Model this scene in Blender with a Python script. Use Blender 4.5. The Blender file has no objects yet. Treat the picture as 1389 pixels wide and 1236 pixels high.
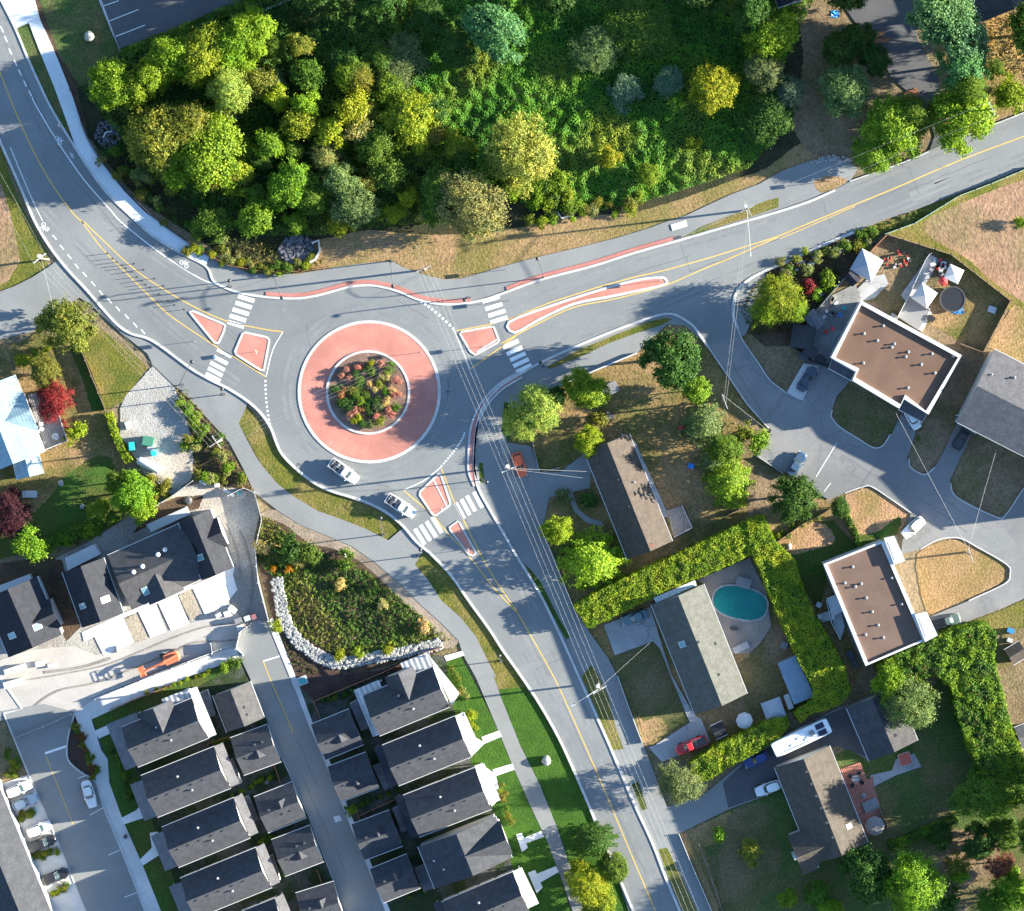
import bpy, math, random
from mathutils import Vector, Matrix, noise
R=random.Random(7)
sc=bpy.context.scene
COL=sc.collection
# ---------------------------------------------------------------- survey grid: plan pixel -> metres
S=.125; CX,CY=694.5,618.0; D=600.0; NX,NY=690.0,430.0
N0=Vector(((NX-CX)*S,(CY-NY)*S))
def W(px,py,z=0.0):
    gx,gy=(px-CX)*S,(CY-py)*S
    k=(D-z)/D
    return Vector((N0.x+(gx-N0.x)*k,N0.y+(gy-N0.y)*k,z))
def WL(pts,z=0.0): return [W(x,y,z) for x,y in pts]
# ---------------------------------------------------------------- curves
def cr(pts,n=6,closed=False):
    P=[Vector((p[0],p[1])) for p in pts]; m=len(P); out=[]
    rng=m if closed else m-1
    for i in range(rng):
        p1,p2=P[i],P[(i+1)%m]
        p0=P[(i-1)%m] if closed or i>0 else p1*2-p2
        p3=P[(i+2)%m] if closed or i+2<m else p2*2-p1
        for k in range(n):
            t=k/n
            out.append(tuple(.5*((2*p1)+(p2-p0)*t+(2*p0-5*p1+4*p2-p3)*t*t+(3*p1-p0-3*p2+p3)*t**3)))
    if not closed: out.append(tuple(P[-1]))
    return out
def off(pts,d,closed=False):
    out=[];m=len(pts)
    for i in range(m):
        a=Vector(pts[(i-1)%m] if closed or i>0 else pts[i]); b=Vector(pts[(i+1)%m] if closed or i<m-1 else pts[i])
        t=(b-a); t=t.normalized() if t.length>1e-6 else Vector((1,0))
        out.append((pts[i][0]-t.y*d,pts[i][1]+t.x*d))
    return out
def circ(cx,cy,r,n=48,ry=None,rot=0):
    ry=r if ry is None else ry; c,s=math.cos(rot),math.sin(rot)
    return [(cx+r*math.cos(a)*c-ry*math.sin(a)*s,cy+r*math.cos(a)*s+ry*math.sin(a)*c) for a in [2*math.pi*i/n for i in range(n)]]
def inpoly(x,y,P):
    r=False;j=len(P)-1
    for i in range(len(P)):
        xi,yi=P[i];xj,yj=P[j]
        if (yi>y)!=(yj>y) and x<(xj-xi)*(y-yi)/(yj-yi)+xi: r=not r
        j=i
    return r
def area(P): return sum(P[i-1][0]*P[i][1]-P[i][0]*P[i-1][1] for i in range(len(P)))/2
# ---------------------------------------------------------------- materials
def nodes(name):
    m=bpy.data.materials.new(name); m.use_nodes=True; nt=m.node_tree
    return m,nt,nt.nodes['Principled BSDF']
def N(nt,t,**k):
    n=nt.nodes.new(t)
    for a,v in k.items(): setattr(n,a,v)
    return n
def rgba(c): return (c[0],c[1],c[2],1)
def mixc(nt,fac,a,b,mode='MIX'):
    n=N(nt,'ShaderNodeMix',data_type='RGBA',blend_type=mode)
    for sock,v in ((n.inputs[0],fac),(n.inputs[6],a),(n.inputs[7],b)):
        if hasattr(v,'is_linked') or isinstance(v,bpy.types.NodeSocket): nt.links.new(v,sock)
        elif isinstance(v,(int,float)): sock.default_value=v
        else: sock.default_value=rgba(v)
    return n.outputs[2]
def vec(nt,kind):
    if kind=='pos': return N(nt,'ShaderNodeNewGeometry').outputs['Position']
    return N(nt,'ShaderNodeTexCoord').outputs['Object']
def noi(nt,v,scale,detail=4,rough=.6,dist=0):
    n=N(nt,'ShaderNodeTexNoise'); n.inputs['Scale'].default_value=scale; n.inputs['Detail'].default_value=detail
    n.inputs['Roughness'].default_value=rough; n.inputs['Distortion'].default_value=dist
    nt.links.new(v,n.inputs['Vector']); return n.outputs['Fac']
def ramp(nt,f,a,b,ca=(0,0,0),cb=(1,1,1)):
    n=N(nt,'ShaderNodeValToRGB'); e=n.color_ramp.elements
    e[0].position=a;e[1].position=b;e[0].color=rgba(ca);e[1].color=rgba(cb)
    nt.links.new(f,n.inputs[0]); return n.outputs[0]
MATS={}
def gm(name,c1,c2,sc1=.15,c3=None,sc3=.05,fine=3.0,var=.5,bump=0.0,rough=.85,space='pos',edge=(.4,.6),crack=0,spec=.3,stretch=None):
    """two-tone surface with coarse patches, fine grain and optional cracks"""
    if name in MATS: return MATS[name]
    m,nt,b=nodes(name); v=vec(nt,space)
    if stretch:
        mp=N(nt,'ShaderNodeMapping'); mp.inputs['Rotation'].default_value=(0,0,stretch[0]); mp.inputs['Scale'].default_value=(stretch[1],1,1)
        nt.links.new(v,mp.inputs['Vector']); vs=mp.outputs[0]
    else: vs=v
    col=mixc(nt,ramp(nt,noi(nt,vs,sc1,6,.65),*edge),c1,c2)
    if c3: col=mixc(nt,ramp(nt,noi(nt,v,sc3,5,.6,.6),.45,.62),col,c3)
    f=noi(nt,v,fine,3,.7)
    g=ramp(nt,f,.3,.7,(1-var,)*3,(1+var*.6,)*3)
    col=mixc(nt,1.0,col,g,'MULTIPLY')
    if crack:
        vo=N(nt,'ShaderNodeTexVoronoi',feature='DISTANCE_TO_EDGE'); vo.inputs['Scale'].default_value=crack
        nz=N(nt,'ShaderNodeTexNoise'); nz.inputs['Scale'].default_value=.5; nt.links.new(v,nz.inputs['Vector'])
        ad=N(nt,'ShaderNodeVectorMath',operation='ADD'); sca=N(nt,'ShaderNodeVectorMath',operation='SCALE'); sca.inputs['Scale'].default_value=2.5
        nt.links.new(nz.outputs['Color'],sca.inputs[0]); nt.links.new(v,ad.inputs[0]); nt.links.new(sca.outputs[0],ad.inputs[1]); nt.links.new(ad.outputs[0],vo.inputs['Vector'])
        col=mixc(nt,ramp(nt,vo.outputs['Distance'],.004,.012,(.55,.55,.55),(0,0,0)),col,(.13,.133,.135))
    nt.links.new(col,b.inputs['Base Color']); b.inputs['Roughness'].default_value=rough
    b.inputs['Specular IOR Level'].default_value=spec
    if bump:
        bn=N(nt,'ShaderNodeBump'); bn.inputs['Strength'].default_value=min(1,bump); bn.inputs['Distance'].default_value=.15*max(1,bump)
        nt.links.new(f,bn.inputs['Height']); nt.links.new(bn.outputs[0],b.inputs['Normal'])
    MATS[name]=m; return m
def pm(name,c,rough=.5,metal=0,var=.12,fine=4,spec=.5,trans=0,coat=0):
    """painted / plain surface with slight grime"""
    if name in MATS: return MATS[name]
    m,nt,b=nodes(name); v=vec(nt,'obj')
    col=mixc(nt,1.0,c,ramp(nt,noi(nt,v,fine,4),.3,.7,(1-var,)*3,(1+var*.4,)*3),'MULTIPLY')
    nt.links.new(col,b.inputs['Base Color']); b.inputs['Roughness'].default_value=rough; b.inputs['Metallic'].default_value=metal
    b.inputs['Specular IOR Level'].default_value=spec
    if coat: b.inputs['Coat Weight'].default_value=coat
    if trans: b.inputs['Transmission Weight'].default_value=trans
    MATS[name]=m; return m
def boards(name,c1,c2,ang,per,bump=.6,rough=.6,var=.25,axis='pos'):
    """planks, ribs or corrugations running along one direction"""
    if name in MATS: return MATS[name]
    m,nt,b=nodes(name); v=vec(nt,axis)
    mp=N(nt,'ShaderNodeMapping'); mp.inputs['Rotation'].default_value=(0,0,ang); nt.links.new(v,mp.inputs['Vector'])
    w=N(nt,'ShaderNodeTexWave'); w.inputs['Scale'].default_value=1/per*.314; w.inputs['Distortion'].default_value=.15; nt.links.new(mp.outputs[0],w.inputs['Vector'])
    col=mixc(nt,ramp(nt,w.outputs['Fac'],.1,.45),c1,c2)
    col=mixc(nt,1.0,col,ramp(nt,noi(nt,v,1.7,4),.3,.7,(1-var,)*3,(1+var*.5,)*3),'MULTIPLY')
    nt.links.new(col,b.inputs['Base Color']); b.inputs['Roughness'].default_value=rough
    bn=N(nt,'ShaderNodeBump'); bn.inputs['Strength'].default_value=bump; bn.inputs['Distance'].default_value=.05
    nt.links.new(w.outputs['Fac'],bn.inputs['Height']); nt.links.new(bn.outputs[0],b.inputs['Normal'])
    MATS[name]=m; return m
def leafmat(name,attr=False,lo=.5,hi=1.5):
    m,nt,b=nodes(name)
    if attr: base=N(nt,'ShaderNodeAttribute',attribute_name='leaf_tint').outputs['Color']
    else: base=N(nt,'ShaderNodeObjectInfo').outputs['Color']
    g=N(nt,'ShaderNodeNewGeometry'); rnd=g.outputs['Random Per Island']
    v=N(nt,'ShaderNodeTexCoord').outputs['Object']
    col=mixc(nt,1.0,base,ramp(nt,rnd,0,1,(lo,lo*1.1,lo),(hi,hi*.93,hi*.88)),'MULTIPLY')
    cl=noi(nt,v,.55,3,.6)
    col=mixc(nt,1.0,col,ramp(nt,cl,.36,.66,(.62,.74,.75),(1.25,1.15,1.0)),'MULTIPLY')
    nt.links.new(col,b.inputs['Base Color']); b.inputs['Roughness'].default_value=.6; b.inputs['Specular IOR Level'].default_value=.18
    tr=N(nt,'ShaderNodeBsdfTranslucent'); nt.links.new(mixc(nt,1.0,col,(1.15,1.25,.6),'MULTIPLY'),tr.inputs[0])
    mx=N(nt,'ShaderNodeMixShader'); mx.inputs[0].default_value=.3
    nt.links.new(b.outputs[0],mx.inputs[1]); nt.links.new(tr.outputs[0],mx.inputs[2])
    nt.links.new(mx.outputs[0],nt.nodes['Material Output'].inputs[0])
    MATS[name]=m; return m
LEAF=leafmat('leaf_by_plant'); LEAFA=leafmat('leaf_by_patch',True,.72,1.3)
asphalt=gm('asphalt',(.188,.198,.198),(.215,.224,.22),.06,(.162,.172,.174),.035,6,.16,.12,.8,crack=0)
asphalt_old=gm('asphalt_old',(.20,.20,.20),(.245,.24,.232),.09,(.165,.168,.17),.05,5,.18,.15,.85,crack=.09)
asphalt_new=gm('asphalt_dark',(.075,.078,.085),(.1,.1,.105),.08,None,.05,5,.2,.15,.8)
asphalt_path=gm('asphalt_path',(.2,.209,.207),(.225,.231,.226),.1,(.185,.192,.19),.06,6,.14,.1,.8)
concrete=gm('concrete',(.5,.5,.49),(.6,.59,.57),.25,(.44,.44,.43),.1,5,.14,.12,.8)
conc_white=gm('concrete_white',(.62,.61,.59),(.72,.71,.68),.3,None,.1,5,.1,.08,.8)
conc_grey=gm('concrete_grey',(.33,.335,.34),(.42,.42,.415),.2,(.28,.28,.28),.08,5,.2,.15,.85,crack=.12)
kerbm=gm('kerb_concrete',(.42,.415,.4),(.52,.51,.49),.5,None,.1,4,.18,.1,.8)
paint_w=gm('paint_white',(.72,.72,.7),(.8,.8,.78),.6,None,.1,7,.2,.0,.7)
paint_y=gm('paint_yellow',(.62,.38,.06),(.7,.45,.1),.5,None,.1,7,.22,.0,.7)
pink=gm('pink_paving',(.44,.18,.14),(.5,.215,.165),.3,(.37,.155,.122),.12,4,.14,.12,.8)
pinkd=gm('pink_strip',(.36,.145,.12),(.42,.175,.15),.3,None,.07,4,.18,.12,.85)
drygrass=gm('dry_grass',(.32,.2,.105),(.24,.17,.07),.12,(.16,.14,.035),.06,2.6,.45,.8,.95)
dryfield=gm('dry_field',(.34,.21,.13),(.27,.165,.1),.2,(.2,.15,.07),.05,1.6,.4,.9,.95)
dryorange=gm('dry_lawn_orange',(.4,.235,.13),(.33,.195,.1),.2,(.22,.16,.055),.07,2.8,.4,.8,.95)
olive=gm('olive_grass',(.135,.13,.018),(.085,.105,.014),.25,(.19,.15,.045),.14,2.8,.45,.8,.95)
lawn=gm('green_lawn',(.035,.09,.01),(.05,.11,.013),.3,(.08,.085,.018),.1,3.2,.5,.8,.95)
lawnbright=gm('bright_lawn',(.03,.085,.006),(.045,.11,.008),.5,None,.2,3.6,.4,.7,.95)
lawndark=gm('shaded_lawn',(.05,.095,.02),(.075,.11,.028),.25,(.13,.11,.045),.12,3,.5,.7,.95)
yardmix=gm('yard_mix',(.22,.145,.058),(.085,.095,.02),.16,(.28,.18,.085),.1,2.6,.5,.8,.95,edge=(.36,.62))
brownyard=gm('brown_yard',(.185,.13,.075),(.23,.165,.1),.2,(.13,.11,.045),.09,2.4,.45,.8,.95)
soil=gm('soil',(.07,.045,.028),(.1,.065,.04),.3,None,.1,3,.5,.9,.95)
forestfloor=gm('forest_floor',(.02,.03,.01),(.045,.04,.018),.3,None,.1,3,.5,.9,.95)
mulch=gm('mulch',(.05,.03,.025),(.075,.045,.035),.6,None,.1,5,.5,.8,.95)
gravel=gm('gravel',(.34,.34,.33),(.42,.41,.39),.2,(.28,.26,.23),.08,4,.35,.7,.95)
dirtpale=gm('pale_dirt',(.4,.35,.29),(.48,.43,.37),.15,(.32,.28,.24),.07,3,.3,.6,.95)
dirtgrey=gm('grey_dirt',(.3,.29,.27),(.38,.36,.32),.2,(.24,.22,.2),.09,3,.35,.7,.95)
baseground=gm('base_ground',(.2,.15,.09),(.15,.13,.06),.1,(.24,.18,.11),.04,2.2,.45,.8,.95)
rocksm=pm('pale_rock',(.34,.34,.325),.85,0,.55,2.5,.2); rockd=pm('dark_rock',(.13,.13,.145),.85,0,.5,2.5,.2)
wht=pm('white_paint',(.55,.55,.54),.5,0,.1); whtwall=pm('white_siding',(.42,.42,.41),.7,0,.08)
blk=pm('black_plastic',(.015,.015,.017),.5); dgrey=pm('dark_grey',(.05,.052,.058),.6); mgrey=pm('mid_grey',(.2,.2,.205),.6); lgrey=pm('light_grey',(.42,.43,.44),.6)
metal=pm('galvanised',(.5,.51,.52),.4,.6); wood=pm('weathered_wood',(.22,.15,.095),.85,0,.3,2); woodr=pm('cedar_wood',(.3,.13,.06),.8,0,.3,2)
bark=pm('bark',(.09,.065,.045),.95,0,.4,2,.1); polew=pm('pole_wood',(.3,.24,.18),.9,0,.3,1.5,.2)
glass=pm('window_glass',(.03,.05,.06),.08,0,.05,1,.8); glassb=pm('pale_glass',(.12,.24,.27),.1,0,.05,1,.8)
tyre=pm('tyre_rubber',(.02,.02,.02),.8); blue=pm('blue_plastic',(.03,.2,.55),.5); red=pm('red_plastic',(.5,.03,.03),.5); teal=pm('teal_plastic',(.02,.4,.42),.5)
green=pm('green_steel',(.05,.2,.13),.6); orange=pm('orange_steel',(.52,.15,.07),.5); wire=pm('cable',(.34,.34,.34),.7)
lampglass=pm('lamp_lens',(.6,.6,.55),.3); redlens=pm('red_lens',(.4,.01,.01),.25)
core=pm('hedge_core',(.012,.022,.006),.95)
def roofmat(name,c,var=.3): return gm(name,tuple(x*.88 for x in c),tuple(x*1.12 for x in c),.9,None,.1,5,var,.25,.95,'pos',spec=.15)
R_grey=roofmat('grey_shingle',(.054,.057,.066)); R_grey2=roofmat('grey_brown_shingle',(.07,.069,.072)); R_beige=roofmat('beige_shingle',(.08,.066,.055)); R_pale=roofmat('pale_green_shingle',(.094,.097,.088))
R_stone=roofmat('stone_shingle',(.08,.07,.059)); R_dark=roofmat('charcoal_shingle',(.03,.032,.039)); R_slate=roofmat('slate_shingle',(.11,.11,.118))
R_brown=gm('brown_membrane',(.14,.084,.058),(.157,.095,.066),.25,(.125,.075,.05),.12,4,.14,.1,.9)
R_brown2=gm('brown_membrane_plain',(.14,.09,.068),(.155,.102,.078),.2,(.125,.08,.06),.1,4,.12,.08,.9)
R_blue=boards('blue_metal',(.2,.3,.34),(.225,.325,.365),-.4,.5,.15,.6)
R_porch=roofmat('porch_shingle',(.16,.165,.18)); R_corr=boards('corrugated_grey',(.3,.31,.33),(.45,.46,.48),-.4,.9,.8,.5)
R_shed=gm('shed_metal',(.17,.23,.29),(.2,.265,.32),.5,None,.1,4,.15,.05,.6); R_strip=boards('ribbed_grey',(.1,.1,.115),(.135,.135,.15),-.6,.7,.4,.8)
deckm=boards('grey_deck',(.17,.165,.165),(.27,.26,.26),.35,.35,.5,.8); deckr=boards('red_deck',(.3,.11,.075),(.4,.16,.115),.35,.35,.4,.8); deckw=boards('white_deck',(.45,.45,.44),(.6,.6,.58),1.2,.35,.4,.7)
# ---------------------------------------------------------------- mesh building
def wloc(o):
    v=Vector((0,0,0))
    while o: v=v+o.location; o=o.parent
    return v
class MB:
    def __init__(s): s.v=[]; s.f=[]
    def face(s,pts): i=len(s.v); s.v+= [tuple(p) for p in pts]; s.f.append(tuple(range(i,i+len(pts))))
    def loop(s,rings,cap0=True,cap1=True):
        n=len(rings[0]); i=len(s.v)
        for r in rings: s.v+=[tuple(p) for p in r]
        for k in range(len(rings)-1):
            for j in range(n):
                a=i+k*n+j; b=i+k*n+(j+1)%n
                s.f.append((a,b,b+n,a+n))
        if cap0: s.f.append(tuple(reversed(range(i,i+n))))
        if cap1: s.f.append(tuple(range(i+(len(rings)-1)*n,i+len(rings)*n)))
    def prism(s,pts,z0,z1):
        if area([(p[0],p[1]) for p in pts])<0: pts=list(reversed(pts))
        s.loop([[(p[0],p[1],z0) for p in pts],[(p[0],p[1],z1) for p in pts]])
    def box(s,c,d,rz=0,tilt=0):
        m=Matrix.Rotation(rz,3,'Z')@Matrix.Rotation(tilt,3,'Y'); x,y,z=[q/2 for q in d]; c=Vector(c)
        r=[[c+m@Vector((a*x,b*y,h*z)) for a,b in ((-1,-1),(1,-1),(1,1),(-1,1))] for h in (-1,1)]
        s.loop(r)
    def tube(s,pts,r,n=6,r1=None):
        r1=r if r1 is None else r1; P=[Vector(p) for p in pts]; rings=[]
        for i,p in enumerate(P):
            t=(P[min(i+1,len(P)-1)]-P[max(i-1,0)]).normalized()
            a=t.cross(Vector((0,0,1)) if abs(t.z)<.9 else Vector((1,0,0))).normalized(); b=t.cross(a)
            q=r+(r1-r)*i/max(1,len(P)-1)
            rings.append([p+a*q*math.cos(2*math.pi*k/n)+b*q*math.sin(2*math.pi*k/n) for k in range(n)])
        s.loop(rings)
    def cyl(s,c,r,z0,z1,n=12,r1=None):
        r1=r if r1 is None else r1
        s.loop([[(c[0]+q*math.cos(2*math.pi*k/n),c[1]+q*math.sin(2*math.pi*k/n),z) for k in range(n)] for q,z in ((r,z0),(r1,z1))])
    def strip(s,pts,w,z0,z1=None,closed=False):
        """flat (z1 None) or raised ribbon; pts plan pixels, w pixels"""
        a=off(pts,w/2,closed); b=off(pts,-w/2,closed); n=len(pts)
        for i in range(n if closed else n-1):
            j=(i+1)%n
            if z1 is None: s.face([W(*b[i],z0),W(*b[j],z0),W(*a[j],z0),W(*a[i],z0)][::-1])
            else:
                A,B,C,E=[(W(*p,z1)) for p in (a[i],a[j],b[j],b[i])]
                s.face([A,B,C,E]); 
                for p,q in ((a[j],a[i]),(b[i],b[j])): s.face([W(*p,z1),W(*q,z1),W(*q,z0),W(*p,z0)])
                if not closed and i==0: s.face([W(*a[0],z1),W(*b[0],z1),W(*b[0],z0),W(*a[0],z0)])
                if not closed and i==n-2: s.face([W(*b[-1],z1),W(*a[-1],z1),W(*a[-1],z0),W(*b[-1],z0)])
    def build(s,name,mat,parent=None,local=False,smooth=False):
        me=bpy.data.meshes.new(name); o3=Vector((0,0,0)) if (local or not parent) else wloc(parent)
        me.from_pydata([(v[0]-o3.x,v[1]-o3.y,v[2]-o3.z) for v in s.v],[],s.f); me.update()
        if smooth:
            for p in me.polygons: p.use_smooth=True
        if mat: me.materials.append(mat)
        o=bpy.data.objects.new(name,me); COL.objects.link(o)
        if parent: o.parent=parent
        return o
def tag(o,label=None,cat=None,group=None,kind=None):
    if label: o['label']=label
    if cat: o['category']=cat
    if group: o['group']=group
    if kind: o['kind']=kind
    return o
def thing(name,label,cat,loc,rz=0,group=None):
    o=bpy.data.objects.new(name,None); COL.objects.link(o); o.empty_display_size=.3
    o.location=loc; o.rotation_euler=(0,0,rz); return tag(o,label,cat,group)
def struct(name,mb,mat): return tag(mb.build(name,mat),kind='structure')
_zi=[0]
def sheet(name,pts,mat,z,thick=0,curve=0):
    if curve: pts=cr(pts,curve,True)
    m=MB(); P=WL(pts,z)
    if area([(p.x,p.y) for p in P])<0: P.reverse()
    if thick: m.prism(P,z-thick,z)
    else: m.face(P)
    return struct(name,m,mat)
def plan(px,py,ang_px=0):
    """plan-pixel heading (y down, degrees) to world rotation"""
    return W(px,py),-math.radians(ang_px)

asphalt_worn=gm('asphalt_worn',(.17,.178,.179),(.203,.211,.209),.35,None,.1,6,.16,.1,.75)
tar=gm('sealed_crack',(.1,.105,.11),(.125,.13,.135),.8,None,.1,5,.2,.05,.7)
lawnolive=gm('olive_brown_lawn',(.1,.095,.032),(.075,.09,.025),.2,(.16,.12,.06),.1,3,.5,.7,.95)

dirtan=gm('tan_dirt',(.27,.215,.165),(.33,.265,.205),.3,(.2,.16,.12),.12,4,.35,.6,.95)

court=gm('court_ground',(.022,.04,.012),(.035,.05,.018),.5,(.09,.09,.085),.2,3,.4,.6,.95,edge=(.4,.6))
mud=gm('mud_track',(.2,.185,.165),(.26,.24,.215),.5,None,.1,4,.3,.3,.95)
# ================================================================ GROUND
Z=[0.21]
_st=[.0025]
def zz(): Z[0]+=_st[0]; return Z[0]
RAG={'dry_patch','yard','field','dry_verge','dry_yard','soil','bare_yard','gravel_lot','green_verge','dark_soil','side_lawn','back_lawn','dirt_edge','garden_soil','sand_bed','planting_strip','forest_soil','flower_bank','dry_lawn','mulch_bed','dirt_strip'}
def ragged(pts,amp=1.1):
    out=[]; n=len(pts)
    for i in range(n):
        a,c=Vector(pts[i]),Vector(pts[(i+1)%n]); l=(c-a).length; k=max(1,int(l/1.6))
        for j in range(k):
            p=a.lerp(c,j/k); q=noise.noise(Vector((p.x*.35,p.y*.35,3)))+.6*noise.noise(Vector((p.x*1.1,p.y*1.1,8))); t=(c-a)/max(l,1e-6)
            out.append((p.x-t.y*q*amp,p.y+t.x*q*amp))
    return out
def pc(name,pts,mat,curve=0,z=None):
    if name in RAG:
        if curve: pts=cr(pts,curve,True)
        pts=ragged(pts,2.2 if name in('dry_patch','dry_yard','bare_yard') else 1.0); curve=0
    return sheet(name,pts,mat,z or zz(),0,curve)
m=MB(); c=W(NX,NY); m.face([(c.x-900,c.y-900,.2),(c.x+900,c.y-900,.2),(c.x+900,c.y+900,.2),(c.x-900,c.y+900,.2)]); struct('ground',m,baseground)
# fields and yards -------------------------------------------------
pc('field',[(-60,190),(2,200),(12,235),(25,270),(40,300),(57,328),(66,345),(66,362),(44,376),(20,388),(-60,420)],olive)
pc('field',[(-60,235),(2,250),(14,290),(22,325),(27,355),(10,382),(-60,410)],dryfield)
pc('lawn',[(40,-20),(135,-20),(163,72),(158,100),(130,120),(106,130),(84,78),(60,30)],lawndark)
pc('soil',[(43,-5),(52,-5),(62,25),(80,75),(100,105),(115,125),(122,160),(140,180),(150,215),(120,187),(107,155),(98,130),(78,80),(54,26)],soil)
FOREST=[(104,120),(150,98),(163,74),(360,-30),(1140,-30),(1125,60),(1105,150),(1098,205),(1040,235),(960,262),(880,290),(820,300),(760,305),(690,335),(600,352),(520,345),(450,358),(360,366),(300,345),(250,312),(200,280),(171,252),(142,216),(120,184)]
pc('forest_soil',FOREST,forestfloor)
pc('dry_verge',[(284,347),(340,356),(400,330),(450,322),(500,312),(560,318),(620,318),(690,312),(740,300),(800,292),(860,288),(930,268),(990,246),(1040,228),(1085,195),(1110,205),(1125,214),(1094,222),(1060,233),(1040,249),(991,264),(929,293),(882,309),(836,323),(784,336),(732,348),(680,362),(625,378),(602,379),(584,375),(565,368),(547,363),(532,354),(495,357),(451,363),(402,372),(340,372)],drygrass,3)
pc('dry_yard',[(1080,-30),(1145,-30),(1150,60),(1150,120),(1200,150),(1225,140),(1262,166),(1268,187),(1262,203),(1221,220),(1164,226),(1120,213),(1098,205),(1075,165),(1090,80)],brownyard,3)
pc('dry_yard',[(1240,-30),(1420,-30),(1420,150),(1389,148),(1310,178),(1280,170),(1290,100),(1255,40)],drygrass)
pc('field',[(1190,318),(1241,292),(1301,262),(1345,246),(1420,212),(1420,470),(1375,415),(1340,385),(1300,355),(1250,330),(1215,318)],dryfield)
pc('green_verge',[(1150,320),(1200,300),(1242,286),(1301,263),(1345,247),(1420,214),(1420,232),(1350,257),(1290,282),(1255,300),(1262,322),(1310,350),(1350,385),(1395,415),(1420,440),(1420,460),(1375,425),(1330,385),(1285,352),(1240,332),(1210,325),(1180,340)],olive,3)
pc('grass_verge',[(306,535),(330,545),(355,572),(373,603),(385,622),(405,642),(428,659),(450,669),(475,678),(501,687),(525,700),(545,716),(527,733),(495,717),(462,704),(431,693),(402,676),(376,656),(355,631),(340,603),(324,575)],olive)
pc('grass_verge',[(563,766),(573,749),(586,756),(612,784),(638,822),(664,858),(682,886),(706,920),(712,932),(675,935),(664,901),(646,864),(625,838),(599,815),(581,787)],olive)
pc('grass_verge',[(675,935),(712,932),(732,960),(758,1006),(781,1056),(804,1110),(825,1158),(841,1197),(862,1250),(796,1250),(773,1175),(755,1121),(732,1064),(706,1012),(680,947)],lawnbright)
# east block
pc('yard',[(690,600),(745,531),(809,503),(864,480),(905,440),(930,440),(955,465),(972,492),(990,518),(1013,550),(1040,578),(1043,585),(1035,600),(1024,620),(1062,642),(1075,652),(1107,672),(1125,682),(1160,700),(1165,740),(1118,766),(1130,800),(1150,860),(1170,905),(1150,950),(1105,950),(1000,1000),(950,1040),(880,1010),(838,918),(799,857),(776,818),(758,771),(736,717),(745,675),(730,640)],yardmix)
pc('yard',[(1000,560),(1040,590),(1024,622),(1062,642),(1070,700),(1020,710),(1012,640)],brownyard,3)
pc('bare_yard',[(930,950),(1015,890),(1030,850),(1060,850),(1105,930),(1080,955),(1040,965),(960,1000),(940,975)],brownyard)
pc('yard',[(1003,400),(1040,366),(1127,330),(1155,318),(1195,315),(1218,322),(1250,332),(1300,358),(1340,390),(1372,408),(1345,470),(1332,478),(1300,640),(1260,650),(1234,640),(1130,600),(1044,512),(1018,477),(1001,446),(994,427)],brownyard)
pc('flower_bank',[(1000,410),(1040,368),(1127,331),(1155,319),(1186,312),(1170,345),(1150,375),(1120,400),(1090,445),(1075,470),(1040,470),(1008,460)],soil)
pc('yard',[(1300,358),(1372,410),(1333,478),(1305,465),(1262,440),(1258,410),(1275,375)],yardmix)
pc('yard',[(1340,470),(1375,412),(1420,440),(1420,520)],drygrass)
pc('front_lawn',[(1127,558),(1135,538),(1148,520),(1219,556),(1218,575),(1208,588),(1197,604),(1184,605),(1164,593),(1140,579)],lawnolive,2)
pc('front_lawn',[(1000,448),(1020,455),(1062,492),(1064,512),(1058,527),(1044,512),(1029,490),(1018,477)],brownyard)
pc('front_lawn',[(1308,612),(1320,585),(1420,620),(1420,660),(1389,655),(1363,697),(1350,698),(1299,672),(1290,656)],brownyard,2)
pc('dry_lawn',[(1146,672),(1169,663),(1182,662),(1210,680),(1234,697),(1224,718),(1197,735),(1165,745),(1155,710)],dryorange)
pc('dry_patch',[(1158,728),(1190,722),(1220,700),(1218,722),(1197,738),(1165,750)],lawn,3)
pc('dry_lawn',[(1244,752),(1273,736),(1301,732),(1327,745),(1366,768),(1368,779),(1361,790),(1314,812),(1275,828),(1258,832),(1246,790)],dryorange,2)
pc('yard',[(1058,720),(1130,705),(1165,745),(1118,766),(1122,790),(1110,830),(1085,790)],lawn)
pc('dry_patch',[(1055,725),(1090,708),(1120,712),(1132,735),(1105,745),(1070,752)],dryorange,3)
pc('yard',[(1320,842),(1355,829),(1420,800),(1420,870),(1360,862)],olive)
pc('back_lawn',[(921,1132),(990,1098),(1040,1080),(1070,1060),(1177,1000),(1244,960),(1290,900),(1420,850),(1420,1260),(975,1260),(966,1236),(939,1175)],lawndark)
pc('dry_patch',[(923,1131),(990,1100),(998,1118),(980,1140),(955,1150),(985,1250),(970,1250),(939,1175)],drygrass)
pc('dry_patch',[(988,1108),(1022,1090),(1046,1096),(1052,1130),(1062,1170),(1040,1205),(1010,1260),(984,1260),(975,1190)],lawnolive,3)
pc('bare_yard',[(1345,900),(1360,862),(1420,840),(1420,1060),(1385,1030),(1362,980)],brownyard)
pc('bare_yard',[(1255,1150),(1300,1125),(1350,1140),(1350,1190),(1280,1260),(1245,1260)],brownyard,3)
pc('front_lawn',[(826,894),(885,869),(895,877),(911,916),(935,972),(937,978),(887,1004),(871,1007),(851,955),(838,918)],lawnolive)
pc('dry_patch',[(862,960),(872,978),(893,972),(905,990),(887,1003),(872,1006)],drygrass,3)
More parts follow.
